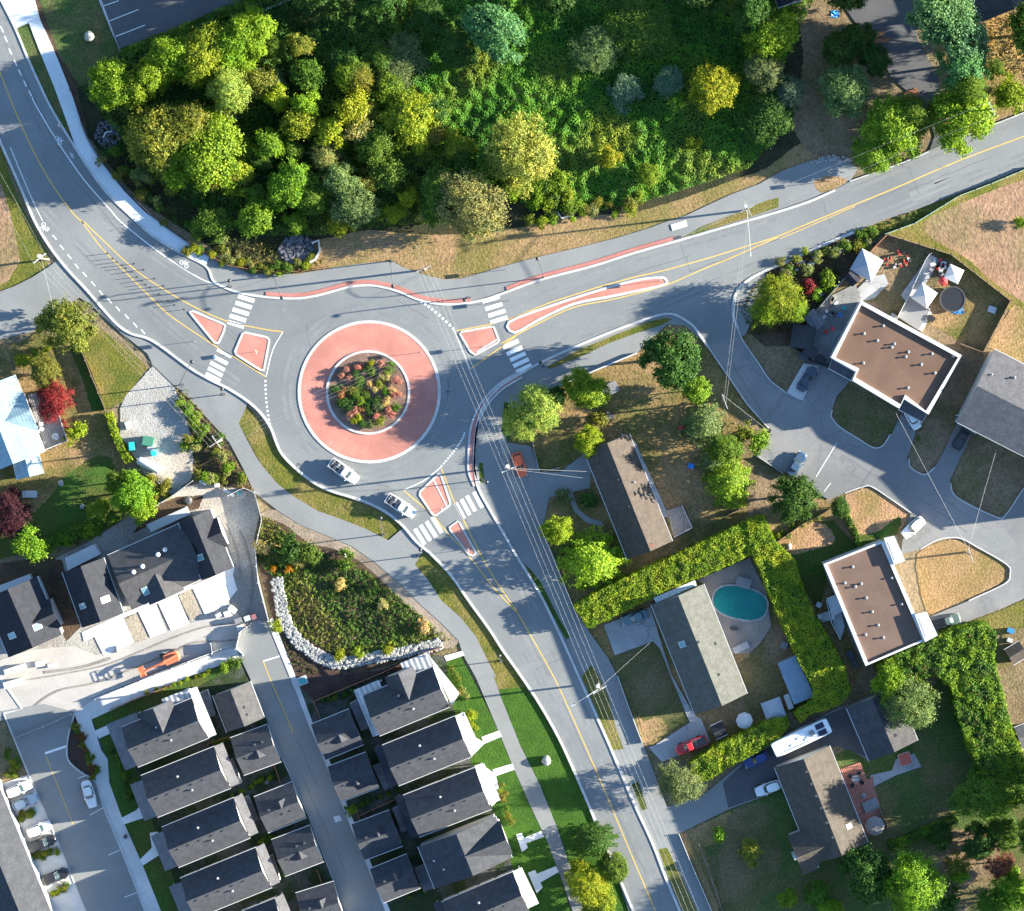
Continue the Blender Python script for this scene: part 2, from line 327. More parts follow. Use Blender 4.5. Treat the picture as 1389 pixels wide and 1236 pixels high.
# west yards
pc('yard',[(-60,470),(30,465),(50,450),(105,466),(145,557),(160,600),(172,640),(165,700),(130,725),(90,740),(-60,770)],yardmix)
pc('dry_patch',[(95,640),(150,620),(165,700),(130,722),(60,745),(-60,765),(-60,720),(40,700)],lawn,3)
pc('side_lawn',[(109,468),(122,437),(145,452),(192,489),(200,499),(166,546),(145,557)],olive)
pc('shade_lawn',[(92,468),(106,470),(143,556),(125,558),(110,510)],lawn)
pc('gravel_lot',[(163,553),(172,535),(207,497),(228,517),(242,530),(250,560),(258,585),(262,620),(262,640),(255,655),(235,663),(200,650),(180,615),(163,590)],gravel)
pc('gravel_lot',[(222,600),(258,590),(262,640),(252,656),(235,662),(215,648)],dirtpale,3)
pc('planting_strip',[(236,522),(252,525),(285,572),(306,600),(335,650),(345,666),(320,672),(275,655),(262,640),(262,600),(250,560)],soil)
pc('building_site',[(235,663),(275,655),(345,668),(352,700),(345,730),(350,780),(365,842),(330,852),(312,880),(200,915),(120,955),(-60,990),(-60,790),(60,765),(120,735)],dirtgrey)
pc('soil',[(240,668),(290,660),(335,668),(310,690),(280,700),(255,690),(200,705),(205,690)],dirtpale,3)
pc('dark_soil',[(-60,775),(60,755),(84,760),(110,850),(90,870),(50,785),(-60,815)],soil)
pc('dark_soil',[(200,690),(240,674),(276,672),(270,690),(215,705),(180,725)],soil)
RG=[(352,697),(376,692),(405,711),(444,727),(477,741),(506,761),(537,787),(568,818),(599,846),(624,872),(575,884),(520,905),(480,915),(440,910),(405,895),(378,860),(357,800),(346,740)]
pc('garden_soil',RG,soil)
pc('mulch_bed',[(394,905),(384,860),(400,880),(425,900),(470,916),(520,908),(590,880),(603,882),(560,897),(520,915),(427,952),(412,963)],mulch)
pc('dirt_edge',[(352,698),(376,691),(405,710),(444,726),(477,740),(506,760),(537,786),(568,817),(599,845),(624,870),(600,880),(585,850),(545,815),(510,780),(478,755),(444,742),(420,738),(392,715),(370,705)],dirtan,2)
# townhouse block
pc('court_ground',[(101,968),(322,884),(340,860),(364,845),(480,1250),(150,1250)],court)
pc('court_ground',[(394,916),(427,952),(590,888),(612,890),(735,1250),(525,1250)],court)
pc('front_lawn',[(124,976),(150,963),(165,955),(258,918),(300,903),(318,897),(320,905),(290,920),(150,990),(135,995)],lawn)
pc('front_lawn',[(135,1000),(152,996),(182,1040),(200,1095),(215,1140),(235,1190),(255,1250),(218,1250),(192,1170),(168,1116),(148,1061),(146,1030)],lawn)
pc('front_lawn',[(606,893),(622,885),(640,918),(674,986),(700,1040),(720,1092),(742,1141),(760,1188),(778,1250),(722,1250),(700,1190),(690,1160),(668,1097),(642,1040),(620,975),(608,940)],lawnbright)
pc('planter_bed',[(96,966),(104,972),(112,1000),(124,1033),(130,1058),(118,1050),(97,1035),(92,1025),(93,985)],mulch,2)
# ================================================================ ROADS
Z[0]=.37; _st[0]=.001
NK=cr([(-8,-18),(4,5),(21,39),(36,75),(52,111),(70,148),(98,194),(122,231),(145,262),(176,292),(207,320),(241,341),(279,361),(288,379),(298,387),(324,397),(360,403),(400,405),(425,402),(449,396),(475,389),(501,387),(521,390),(542,396),(563,405),(581,410),(604,413),(628,412),(651,408),(677,400),(732,380),(804,361),(861,343),(918,327),(991,306),(1040,292),(1094,275),(1133,258)],4)
NE_old=[(1153,246),(1221,222),(1262,205),(1300,190),(1335,174),(1389,153),(1440,132)]
SEK=[(1440,206),(1389,228),(1345,246),(1301,262),(1241,285),(1200,298),(1159,316),(1127,328),(1063,357),(1040,366)]
SK1=cr([(960,470),(952,458),(939,441),(918,428),(903,426),(882,431),(835,448),(784,469),(737,490),(706,507),(680,523),(661,543),(651,562),(646,585),(643,620),(645,645),(650,665),(667,696),(700,753),(732,805),(750,841),(766,875),(786,920),(804,960),(825,1007),(841,1045),(861,1092),(885,1144),(903,1191),(928,1250)],4)
SWK=cr([(865,1250),(841,1193),(825,1154),(810,1121),(804,1105),(781,1051),(758,1001),(732,955),(706,916),(682,882),(664,854),(638,818),(612,781),(586,753),(565,735),(547,714),(527,697),(501,683),(475,674),(449,666),(428,656),(405,639),(384,618),(375,601),(368,582),(355,562),(337,545),(311,528),(285,515),(259,500),(220,471),(200,459),(179,453),(161,442),(142,422),(117,393),(91,365),(67,334),(47,300),(31,262),(15,225),(-2,186),(-25,120)],4)
pc('road',NK+NE_old+SEK+[(1030,420),(1010,455)]+SK1+SWK,asphalt,0,.4415)
SIDE=[(955,462),(975,492),(991,515),(1014,549),(1040,575),(1046,584),(1040,598),(1026,620),(1065,641),(1076,648),(1107,669),(1125,678),(1146,669),(1169,661),(1182,660),(1210,678),(1236,696),(1226,720),(1222,752),(1249,745),(1273,732),(1301,730),(1327,743),(1366,766),(1370,779),(1363,792),(1314,815),(1275,831),(1258,838),(1268,862),(1278,857),(1317,841),(1353,828),(1389,812),(1440,790),(1440,640),(1389,662),(1363,700),(1350,701),(1298,675),(1288,657),(1289,650),(1306,615),(1320,585),(1300,572),(1290,590),(1280,613),(1268,634),(1254,644),(1234,634),(1230,622),(1234,611),(1247,572),(1223,560),(1210,588),(1197,606),(1184,607),(1164,595),(1140,580),(1127,567),(1129,555),(1135,538),(1152,518),(1126,498),(1112,494),(1088,545),(1068,533),(1044,515),(1029,493),(1019,479),(1007,461),(1001,446),(995,425),(1004,395),(1040,366),(1000,380),(945,440)]
pc('side_street',SIDE,asphalt_old,0,.4405)
pc('car_park',[(130,-30),(135,0),(163,70),(345,-4),(410,-30)],asphalt_new,0,.44)
pc('driveway',[(1134,-30),(1138,0),(1160,30),(1184,44),(1208,104),(1249,140),(1262,166),(1268,185),(1260,206),(1221,222),(1240,216),(1306,190),(1285,181),(1273,165),(1278,130),(1272,104),(1244,52),(1233,-30)],asphalt_new)
pc('driveway',[(-60,418),(20,388),(44,376),(66,362),(80,352),(91,364),(117,392),(142,421),(161,441),(179,453),(199,459),(220,471),(259,500),(285,515),(306,530),(300,545),(240,527),(207,495),(200,480),(150,440),(122,412),(108,404),(60,430),(45,450),(-60,475)],asphalt_path)
pc('site_road',[(-60,912),(0,895),(40,882),(100,876),(130,889),(180,872),(225,856),(285,836),(310,815),(335,850),(325,882),(311,878),(280,886),(200,915),(125,950),(101,968),(92,1001),(5,970),(-60,1000)],gm('site_paving',(.38,.355,.325),(.43,.405,.375),.1,(.32,.305,.285),.07,5,.15,.1,.9))
pc('alley',[(322,884),(330,856),(345,840),(364,842),(394,918),(418,983),(441,1035),(472,1113),(496,1170),(528,1250),(472,1250),(451,1191),(418,1105),(379,1020),(340,922)],asphalt_path,0,.4395)
pc('court_road',[(0,965),(5,968),(41,1056),(78,1141),(98,1191),(121,1250),(202,1250),(166,1157),(140,1095),(130,1061),(97,1037),(92,1028),(92,1001),(101,966),(60,955)],asphalt_path,0,.439)
# junction apron and shared paths
pc('path',[(340,372),(366,371),(402,372),(451,363),(495,357),(532,354),(547,363),(565,369),(584,375),(602,379),(625,378),(651,371),(680,362),(732,348),(784,336),(836,323),(882,309),(900,302),(929,293),(965,276),(991,264),(1029,250),(1060,232),(1094,220),(1120,215),(1153,221),(1164,229),(1153,246),(1133,258),(1094,275),(1040,292),(991,306),(918,327),(861,343),(804,361),(732,380),(677,400),(651,408),(628,412),(604,413),(581,410),(563,405),(542,396),(521,390),(501,387),(475,389),(449,396),(425,402),(400,405),(360,403),(324,397),(298,387),(288,379),(279,361),(286,347),(310,358)],asphalt_path)
pc('path',[(240,525),(262,502),(285,515),(311,528),(337,545),(324,575),(345,616),(355,631),(376,656),(402,676),(431,693),(462,704),(495,717),(527,733),(547,716),(566,735),(574,748),(563,766),(581,787),(599,815),(625,838),(646,864),(664,901),(674,920),(669,916),(680,947),(706,1012),(732,1064),(755,1121),(773,1175),(796,1250),(782,1250),(760,1188),(742,1141),(719,1092),(695,1038),(680,1001),(646,920),(628,888),(622,869),(599,846),(568,818),(537,787),(506,761),(477,741),(444,727),(405,711),(376,692),(345,668),(329,634),(311,600),(285,572),(259,544)],asphalt_path)
pc('path',[(960,470),(952,458),(939,441),(918,428),(903,426),(882,431),(835,448),(784,469),(737,490),(706,507),(680,523),(661,543),(651,562),(646,585),(643,620),(645,645),(650,665),(667,696),(700,753),(732,805),(750,841),(766,875),(786,920),(804,960),(825,1007),(841,1045),(861,1092),(885,1144),(903,1191),(928,1250),(972,1250),(939,1175),(921,1131),(905,1095),(882,1035),(871,1007),(851,955),(838,918),(825,893),(799,857),(776,818),(758,771),(736,717),(745,675),(800,662),(802,634),(797,612),(760,640),(733,640),(720,605),(688,600),(685,580),(700,555),(742,531),(809,502),(864,479),(905,440),(930,442)],asphalt_path)
pc('path',[(905,1095),(918,1090),(950,1082),(981,1056),(1012,1030),(1062,1000),(1095,980),(1146,957),(1178,1031),(1158,1020),(1135,1012),(1051,1042),(1055,1062),(1040,1079),(988,1098),(921,1131)],asphalt_path)
pc('path',[(988,1096),(980,1062),(1012,1032),(1062,1002),(1095,982),(1146,959),(1177,1028),(1158,1020),(1135,1012),(1051,1042),(1055,1062),(1040,1078)],asphalt_new)
# grass islands cut in the paving
def verge(p,mat,c=0): pc('grass_verge',p,mat,c)
verge([(920,325),(950,308),(1000,288),(1040,272),(1056,268),(1056,281),(1010,297),(960,312)],olive)
verge([(1103,246),(1122,238),(1140,240),(1151,245),(1135,255),(1115,262),(1108,258)],drygrass)
verge([(742,498),(784,475),(835,454),(877,437),(903,431),(912,433),(900,440),(861,453),(825,466),(784,486),(745,501)],olive)
verge([(711,764),(720,773),(734,790),(758,838),(773,864),(768,868),(748,832),(728,797)],lawn)
verge([(789,918),(802,902),(812,916),(825,944),(835,986),(846,1016),(832,1018),(817,983),(801,946)],olive)
verge([(857,1064),(866,1060),(878,1097),(870,1100)],lawn)
verge([(893,1152),(905,1150),(925,1190),(952,1250),(932,1250),(906,1190)],olive)
verge([(21,39),(39,31),(52,65),(73,117),(88,158),(100,191),(86,174),(66,140),(50,106),(37,75)],lawndark)
verge([(650,628),(655,628),(657,655),(651,655)],lawn)
verge([(684,545),(692,548),(700,565),(690,600),(680,585)],lawn)
pc('dirt_strip',[(675,585),(684,598),(702,660),(708,685),(701,688),(688,650)],dirtgrey)
pc('dirt_strip',[(926,1131),(932,1129),(944,1160),(975,1228),(972,1240),(948,1188)],drygrass)
# concrete pads
pc('concrete_drive',[(819,848),(882,823),(898,875),(911,916),(942,970),(951,976),(964,1006),(898,1034),(880,1014),(888,1011),(936,980),(932,972),(895,880),(886,870),(834,889)],conc_grey)
pc('pool_patio',[(944,787),(1017,757),(1040,805),(1046,850),(1032,872),(1015,887),(991,887),(955,792)],gm('patio_concrete',(.22,.19,.17),(.27,.24,.215),.3,None,.1,4,.15,.1,.85))
pc('car_pad',[(1066,534),(1090,493),(1119,497),(1117,512),(1091,545)],concrete)
pc('patio',[(1180,375),(1200,372),(1205,385),(1186,405),(1165,410),(1160,395)],conc_grey)
pc('patio',[(1085,455),(1120,405),(1160,385),(1168,405),(1130,490),(1115,500),(1098,485)],gm('patio_pavers',(.17,.17,.165),(.22,.22,.21),.6,None,.1,3,.25,.2,.85))
pc('path',[(1222,400),(1262,345),(1275,352),(1236,420)],conc_grey)
pc('garden_path',[(850,590),(862,600),(905,695),(906,702),(898,702),(842,588)],conc_grey)
pc('garden_path',[(768,665),(775,662),(784,690),(800,703),(818,708),(816,715),(795,709),(778,693)],asphalt_path)
pc('garden_path',[(1180,1052),(1210,1045),(1215,1030),(1240,1022),(1250,1040),(1215,1052),(1195,1062),(1184,1068)],conc_grey)
# townhouse paving
pc('pavement',[(101,968),(112,1000),(124,1033),(130,1058),(140,1095),(166,1157),(200,1250),(224,1250),(192,1170),(168,1116),(148,1061),(146,1030),(137,1017),(124,976),(181,950),(259,917),(300,902),(326,893),(322,882),(311,879),(210,916),(130,946)],concrete)
for p in ([(127,992),(148,983),(152,994),(134,1002)],[(164,1110),(185,1099),(193,1088),(200,1108),(169,1118)],[(190,1166),(206,1150),(203,1130),(214,1128),(224,1155),(194,1174)],[(653,1000),(677,991),(681,999),(657,1009)],[(668,1044),(695,1036),(698,1044),(672,1053)],[(706,1139),(734,1127),(738,1135),(711,1145)],[(722,1188),(754,1175),(758,1183),(728,1200)],[(602,890),(627,883),(630,889),(606,897)]): pc('walkway',p,conc_white)
for p in ([(620,972),(630,970),(641,998),(658,1008),(650,1016),(637,1029)],[(641,1040),(652,1036),(672,1050),(680,1082),(667,1094)],[(700,1132),(708,1130),(716,1150),(708,1156)],[(716,1184),(726,1180),(736,1204),(728,1212)]): pc('patio',p,conc_white)
pc('parking_bays',[(2,1063),(41,1050),(48,1060),(78,1141),(98,1191),(118,1240),(72,1240),(45,1170),(25,1112)],concrete)
pc('apron_strip',[(363,842),(370,838),(400,915),(424,980),(447,1032),(478,1110),(502,1168),(535,1250),(526,1250),(496,1172),(470,1113),(441,1036),(418,984),(394,920)],concrete)
pc('apron_strip',[(330,890),(338,887),(350,925),(389,1020),(428,1105),(461,1191),(482,1250),(473,1250),(451,1193),(418,1107),(379,1022),(344,930)],concrete)
for p in ([(111,858),(165,833),(183,871),(141,890),(128,864),(114,870)],[(187,829),(211,818),(226,857),(204,865)],[(214,817),(240,806),(257,846),(232,856)],[(260,795),(312,772),(318,770),(316,780),(322,800),(305,822),(278,834)],[(165,833),(260,793),(262,798),(167,838)]): pc('site_slab',p,conc_white)
for p in ([(168,840),(185,833),(201,866),(183,873)],[(242,808),(258,798),(274,833),(258,842)]): pc('sand_bed',p,gm('sand',(.3,.26,.2),(.36,.31,.24),.6,None,.1,3,.35,.6,.95))
# NW pavement
sheet('pavement',off([(41,-20),(54,26),(78,80),(98,130),(106,155),(119,187),(140,223),(168,259),(197,288),(243,320),(284,348)],0)+[(279,361),(241,341),(207,320),(176,292),(145,262),(122,231),(98,194),(100,192),(88,158),(73,117),(52,65),(39,31),(21,39),(4,5),(-8,-18)],gm('pavement_concrete',(.52,.56,.57),(.6,.63,.64),.2,None,.1,5,.12,.1,.8),.5,.5)
# kerbs
def kerb(pts,w=3.4,z=.55): m=MB(); m.strip(pts,w,.0,z); struct('kerb',m,kerbm)
kerb(NK,3.1); kerb([p for p in SK1],3.3); kerb(SWK,3.5)
kerb(cr([(1159,315),(1127,328),(1063,357),(1035,369),(1015,380),(1001,394),(995,411),(995,430),(1001,446)],4),3.6)
kerb(cr([(1001,446),(1007,461),(1019,479),(1029,493),(1044,515),(1066,533)],4),1.6); kerb([(960,470),(975,492),(991,515),(1014,549),(1043,581)],1.8)
for p in ([(1129,556),(1128,566),(1140,580),(1164,595),(1184,607),(1197,605),(1208,589)],[(1146,669),(1169,661),(1182,660),(1210,678),(1236,696)],[(1249,745),(1273,732),(1301,730),(1327,743),(1366,766),(1370,779),(1363,792),(1314,815)],[(1289,655),(1298,675),(1350,701),(1363,700),(1389,662)],[(1233,622),(1235,634),(1254,644),(1268,634)],[(1153,246),(1221,222),(1260,206)],[(1325,178),(1389,153),(1420,140)]): kerb(cr(p,4),1.6,.5)
kerb(cr([(101,968),(92,1001),(92,1030),(110,1048),(130,1061),(140,1095),(166,1157),(198,1240)],4),2,.5); kerb(cr([(394,918),(363,842)],1),2.5,.5); kerb([(5,968),(41,1056),(78,1141),(98,1191),(118,1240)],2,.5)
kerb(cr([(135,-5),(163,71)],1),1.5,.5)
kerb([(121,946),(210,914),(311,877),(324,882),(330,890)],2,.5)
m=MB(); m.strip([(-10,905),(30,962),(5,968)],3,0,.45); struct('kerb',m,kerbm)
# pink verge strips behind the north kerb
PS1=[p for p in NK if 357<=p[0]<=640]; PS2=[p for p in NK if 682<=p[0]<=918]
for ps in (PS1,PS2):
    m=MB(); m.strip(off(ps,-4.6),5,.0,.47); struct('pink_verge_paving',m,pinkd)
# ================================================================ MARKINGS
MZ=.4455
def line(pts,w,mat,z=MZ,n=4):
    m=MB(); m.strip(cr(pts,n) if len(pts)>2 else pts,w,z); return struct('road_markings',m,mat)
Yw=1.25
line([(-12,70),(0,98),(15,137),(34,181),(52,218),(73,254),(98,288),(114,304)],Yw,paint_y)
line([(114,301),(145,331),(176,360),(207,383),(259,414),(306,435),(360,447),(384,450)],Yw,paint_y)
line([(109,298),(140,339),(176,375),(207,406),(233,430),(290,468),(319,485),(360,511)],Yw,paint_y)
line([(384,450),(370,475),(361,511)],1.1,paint_w)
for a,b in (((689,434),(745,411)),((745,411),(810,390)),((810,390),(861,376)),((861,376),(905,366)),((905,366),(965,349)),((965,349),(1055,321))): line([a,b],Yw,paint_y)
line([(680,466),(698,456),(732,438),(778,417),(822,408),(861,399),(908,385),(952,366),(991,350),(1055,322)],Yw,paint_y)
line([(1055,321),(1114,296),(1210,257),(1301,218),(1389,185),(1430,169)],1.3,paint_y); line([(1058,324),(1116,299),(1160,280)],.9,paint_y)
line([(619,449),(670,439)],Yw,paint_y); line([(638,501),(700,456)],Yw,paint_y); line([(615,445),(638,501)],.9,paint_w)
line([(547,665),(586,698),(602,717),(635,753),(667,794),(702,832)],Yw,paint_y)
line([(599,636),(615,678),(628,704),(648,745),(672,787),(701,829)],Yw,paint_y)
line([(701,830),(721,864),(752,920),(773,965),(804,1035),(835,1108),(861,1170),(895,1250)],Yw,paint_y)
line([(547,665),(575,652),(599,633)],1.1,paint_w)
line([(44,132),(47,140),(78,192),(114,244),(150,285),(163,300),(197,328),(233,354),(272,378),(293,386)],1.3,paint_w)
line([(14,200),(31,241),(47,278),(58,300)],.9,paint_w)
m=MB()
def dash(cx,cy,l,w,ang,mb):
    a=math.radians(ang); dx,dy=math.cos(a)*l/2,math.sin(a)*l/2; mb.strip([(cx-dx,cy-dy),(cx+dx,cy+dy)],w,MZ)
for x,y in ((2.6,40),(8,53),(14,70),(21,85.5),(27,98.5),(34,113.5),(41,127)): dash(x,y,9,1.5,65,m)
for i,(x,y) in enumerate(((63.5,310),(74,322),(84,335.5),(94,348),(104,361),(115,372.6),(126.5,385),(137,397),(148.5,408),(160,419),(172,429.6),(183.5,441),(194,450))): dash(x,y,8,1.5,50,m)
struct('road_markings',m,paint_w)
m=MB()
for k in range(11): t=k/10; dash(360+6*t*t,517+58*t,2.6,2.6,80,m)
for k in range(10): t=k/9; dash(572+43*t,410+36*t**1.2,3.2,3.2,40,m)
for k in range(14): t=k/13; dash(630-31*t**1.3,588+44*t,2.4,2,125,m)
struct('road_markings',m,paint_w)
m=MB()
for pts,l,w,a in (([(334,405),(330.5,414),(326.6,423),(322.7,431.7),(320,440)],23,5.6,17),([(304.5,479),(299,488.5),(295,497),(292,504.5),(289,512)],22,5.2,28),([(666,406),(670,416),(674,425),(677,434)],24,5.4,-17),([(693,467),(698,476),(702.5,484),(706.7,492),(710.6,500)],23,5.6,-25),([(648.5,678),(639,683),(631.6,688),(624,693)],24,5.2,62),([(592.7,712),(585,718),(577,723),(569.4,728)],25,5.4,58)):
    for x,y in pts: dash(x,y,l,w,a,m)
struct('crosswalk_markings',m,paint_w)
def bike(x,y,ang):
    m=MB(); a=math.radians(ang); c,s=math.cos(a),math.sin(a); T=lambda u,v:(x+u*c-v*s,y+u*s+v*c)
    for u in (-4,4): m.strip([T(u+2.6*math.cos(q),2+2.6*math.sin(q)) for q in [2*math.pi*i/16 for i in range(16)]],.7,MZ,closed=True)
    for p,q in (((-4,2),(-1.5,-2)),((-1.5,-2),(2.5,-2)),((2.5,-2),(0,2)),((0,2),(-1.5,-2)),((0,2),(-4,2)),((4,2),(2.2,-4)),((2.2,-4),(3.6,-4.4)),((-2.4,-3.2),(-.6,-3.2))): m.strip([T(*p),T(*q)],.7,MZ)
    struct('road_markings',m,paint_w)
bike(81,190,62); bike(60,309,232); bike(251,357,38)
m=MB(); m.strip([(95,207),(98,209),(100,215),(97,213)],.8,MZ,closed=True); m.strip([(238,357),(262,372)],.5,MZ); struct('road_markings',m,paint_w)
m=MB()
for a,b in (((138,9),(161,1)),((147,29),(188,13)),((157,49.5),(197,34))): m.strip([a,b],1,MZ)
m.strip([(135,0),(163,70)],1,MZ); struct('parking_lines',m,paint_w)
m=MB()
m.strip([(106,1056),(118,1051)],.9,MZ); m.strip([(122,1106),(139,1096)],.9,MZ); m.strip([(147,1160),(163,1153)],.9,MZ); m.strip([(169,1217),(186,1211)],.9,MZ); m.strip([(61,1022),(91,1012)],3,MZ)
struct('parking_lines',m,paint_w)
line([(62,1025),(99,1118)],.9,paint_y); line([(366,920),(398,995)],1.1,paint_y); line([(357,897),(366,920)],1.0,paint_y); line([(357,897),(380,890)],1.6,paint_w)
line([(1107,647),(1135,601)],1.1,conc_white); line([(1118,667),(1127,655)],1,conc_white)
# street wear: patches and covers
for p,mm in (([(1232,262),(1300,236),(1310,246),(1240,274)],asphalt_path),([(1262,240),(1285,232),(1290,240),(1268,250)],asphalt_path),([(1330,720),(1362,716),(1380,740),(1345,752)],asphalt_path)):
    pc('road_patch',p,mm,0,.4425)
covers=[(385,420),(612,503),(736,476),(1134,317),(1276,226),(1015,515),(1353,738),(300,350),(362,1061),(375,1070),(431,1080),(360,946),(100,1155),(450,1110),(1258,727)]
for i,(x,y) in enumerate(covers):
    m=MB(); p=W(x,y); m.cyl((p.x,p.y),.33,MZ-.03,MZ+.004,14); struct('road_manhole_line',m,mgrey)
m=MB(); m.face(WL([(452,1108),(461,1106),(464,1113),(455,1116)],MZ)); struct('road_patch',m,concrete)

# wheel tracks, sealed cracks and seams
_tz=[.4421]
def track(c,offs,w=4.5):
    for o in offs:
        m=MB(); m.strip(off(cr(c,5),o),w,_tz[0]); _tz[0]+=.0001; struct('road_wear',m,asphalt_worn)
track([(-12,40),(15,110),(40,170),(73,230),(114,283),(170,335),(240,385),(310,420)],(-19,-11)); track([(-8,120),(25,205),(60,265),(109,318),(160,368),(220,420),(285,478),(330,510)],(8,16))
track([(760,398),(830,372),(920,347),(1000,324),(1100,290),(1210,246),(1310,204),(1400,168)],(-9,-17)); track([(700,478),(770,448),(850,420),(920,392),(1000,358),(1100,316),(1210,272),(1310,230),(1400,196)],(8,16))
track([(655,770),(700,845),(745,930),(775,1000),(805,1070),(840,1160),(872,1250)],(4,11)); track([(690,775),(725,840),(765,920),(795,985),(825,1058),(860,1140),(900,1240)],(-1,-9))
track(circ(501,531.6,116,40)+[circ(501,531.6,116,40)[0]],(0,9),5)
rr=random.Random(12); _tz[0]=.4436
for x,y,a,l in ((420,470,80,60),(610,520,100,70),(560,420,30,50),(330,470,40,60),(210,400,45,90),(150,300,50,90),(60,160,65,120),(880,365,-18,120),(1000,345,-20,140),(1150,285,-22,160),(1290,235,-22,120),(720,870,62,110),(790,1010,65,130),(850,1130,66,120),(640,720,60,70),(930,350,70,40),(1120,285,70,40),(1240,245,68,40),(745,900,-25,40),(815,1040,-25,42),(760,420,-17,110),(300,440,35,80),(500,655,10,60),(1180,640,30,90),(1280,700,35,80),(1010,520,60,90),(400,1000,65,150),(440,1120,65,140)):
    n=9; c,s=math.cos(math.radians(a)),math.sin(math.radians(a)); p=[(x+c*l*(i/n-.5)-s*rr.gauss(0,.8),y+s*l*(i/n-.5)+c*rr.gauss(0,.8)) for i in range(n+1)]
    m=MB(); m.strip(cr(p,3),.75,_tz[0]); _tz[0]+=.00003; struct('road_wear',m,tar)

for p,w_ in (([(332,866),(300,870),(262,872),(232,886),(180,907),(130,926),(85,935),(62,946),(42,962)],2.6),([(318,846),(280,850),(235,865),(190,884),(140,903),(80,915),(20,925)],2),([(325,720),(338,760),(342,800),(335,840)],2.5),([(300,700),(318,740),(328,790)],2),([(150,893),(110,905),(60,912)],4)):
    m=MB(); m.strip(cr(p,6),w_,.43); struct('road_wear',m,mud)
# ================================================================ ROUNDABOUT AND ISLANDS
def disc_ring(mb,cx,cy,r0,r1,z0,z1,n=72):
    a=[W(*p) for p in circ(cx,cy,r0,n)]; b=[W(*p) for p in circ(cx,cy,r1,n)]
    for i in range(n):
        j=(i+1)%n
        up=lambda v,z:(v.x,v.y,z)
        mb.face([up(a[i],z1),up(b[i],z1),up(b[j],z1),up(a[j],z1)]); mb.face([up(b[i],z0),up(b[j],z0),up(b[j],z1),up(b[i],z1)]); mb.face([up(a[j],z0),up(a[i],z0),up(a[i],z1),up(a[j],z1)])
t=thing('traffic_circle','round pink paved traffic circle with a planted bed inside a white kerb','roundabout',W(500.5,532))
m=MB(); disc_ring(m,501,531.6,56,93,.0,.5); m.build('apron',pink,t)
m=MB(); disc_ring(m,501,531.6,93,97,.0,.53); m.build('outer_kerb',kerbm,t)
m=MB(); disc_ring(m,499.5,532.4,54,57.2,.2,.64); m.build('inner_kerb',kerbm,t)
m=MB(); m.prism([W(*p) for p in circ(499.5,532.4,54.3,48)],.1,.57); m.build('planting_bed',gm('bed_mulch',(.2,.12,.09),(.26,.165,.125),.8,(.15,.1,.08),.3,5,.35,.7,.95),t)
def island(label,pts,extra=None,w=4):
    c=W(sum(p[0] for p in pts)/len(pts),sum(p[1] for p in pts)/len(pts)); t=thing('traffic_island',label,'traffic island',c,group='splitter islands at the roundabout')
    P=cr(pts,3,True) if len(pts)>6 else [q for i,p in enumerate(pts) for q in ((p[0]*.9+pts[i-1][0]*.1,p[1]*.9+pts[i-1][1]*.1),(p[0]*.9+pts[(i+1)%len(pts)][0]*.1,p[1]*.9+pts[(i+1)%len(pts)][1]*.1))]
    if area(P)<0: P=list(reversed(P))
    m=MB(); m.prism(WL(P),0,.5); m.build('paving',pink,t)
    m=MB(); m.strip(off(P,w/2-.4,True),w-.6,.0,.55,True); m.build('island_kerb',kerbm,t)
    if extra:
        m=MB(); m.strip(extra,2.2,.1,.53); m.build('paving_band',kerbm,t)
island('small teardrop pink traffic island on the west road, outer one before the crosswalk',[(255,423),(262,420.5),(307,440),(305,450),(297,467),(290,466)],w=3.6)
island('squarish pink traffic island on the west road between crosswalk and circle',[(329,449),(362,456),(367,461),(359,504),(352,503),(316,480)],w=3.6)
island('pink traffic island with a white band, beside the circle under the upper zebra crossing',[(621,450),(670,441),(679,464),(645,483),(637,478)],[(646,478),(677,459)],3.4)
island('long narrow pink traffic island tapering along the east road',[(689,436),(745,414),(810,393),(861,379),(895,375),(904,378),(903,387),(861,397),(822,405),(778,414),(732,435),(698,453)],w=4)
island('wedge pink traffic island with a white band, just below the circle on the south road',[(566,669),(594,642),(599,643),(613,685),(591,701),(586,699)],[(588,651),(606,687)],3.4)
island('small narrow wedge pink traffic island below the zebra crossing on the south road',[(607,716),(622,705),(647,750),(642,755),(635,753)],w=3)
t=thing('paved_median','curved pink strip with white kerbs hugging the east side of the roundabout','median strip',W(645,590))
EI=cr([(706,508),(680,524),(660,544),(649,563),(642,585),(639.5,620),(640,640),(647,658)],4)
m=MB(); m.strip(EI,7,0,.5); m.build('paving',pinkd,t)
for d in (4.2,-4.2):
    m=MB(); m.strip(off(EI,d),2.6,0,.55); m.build('strip_kerb',kerbm,t)
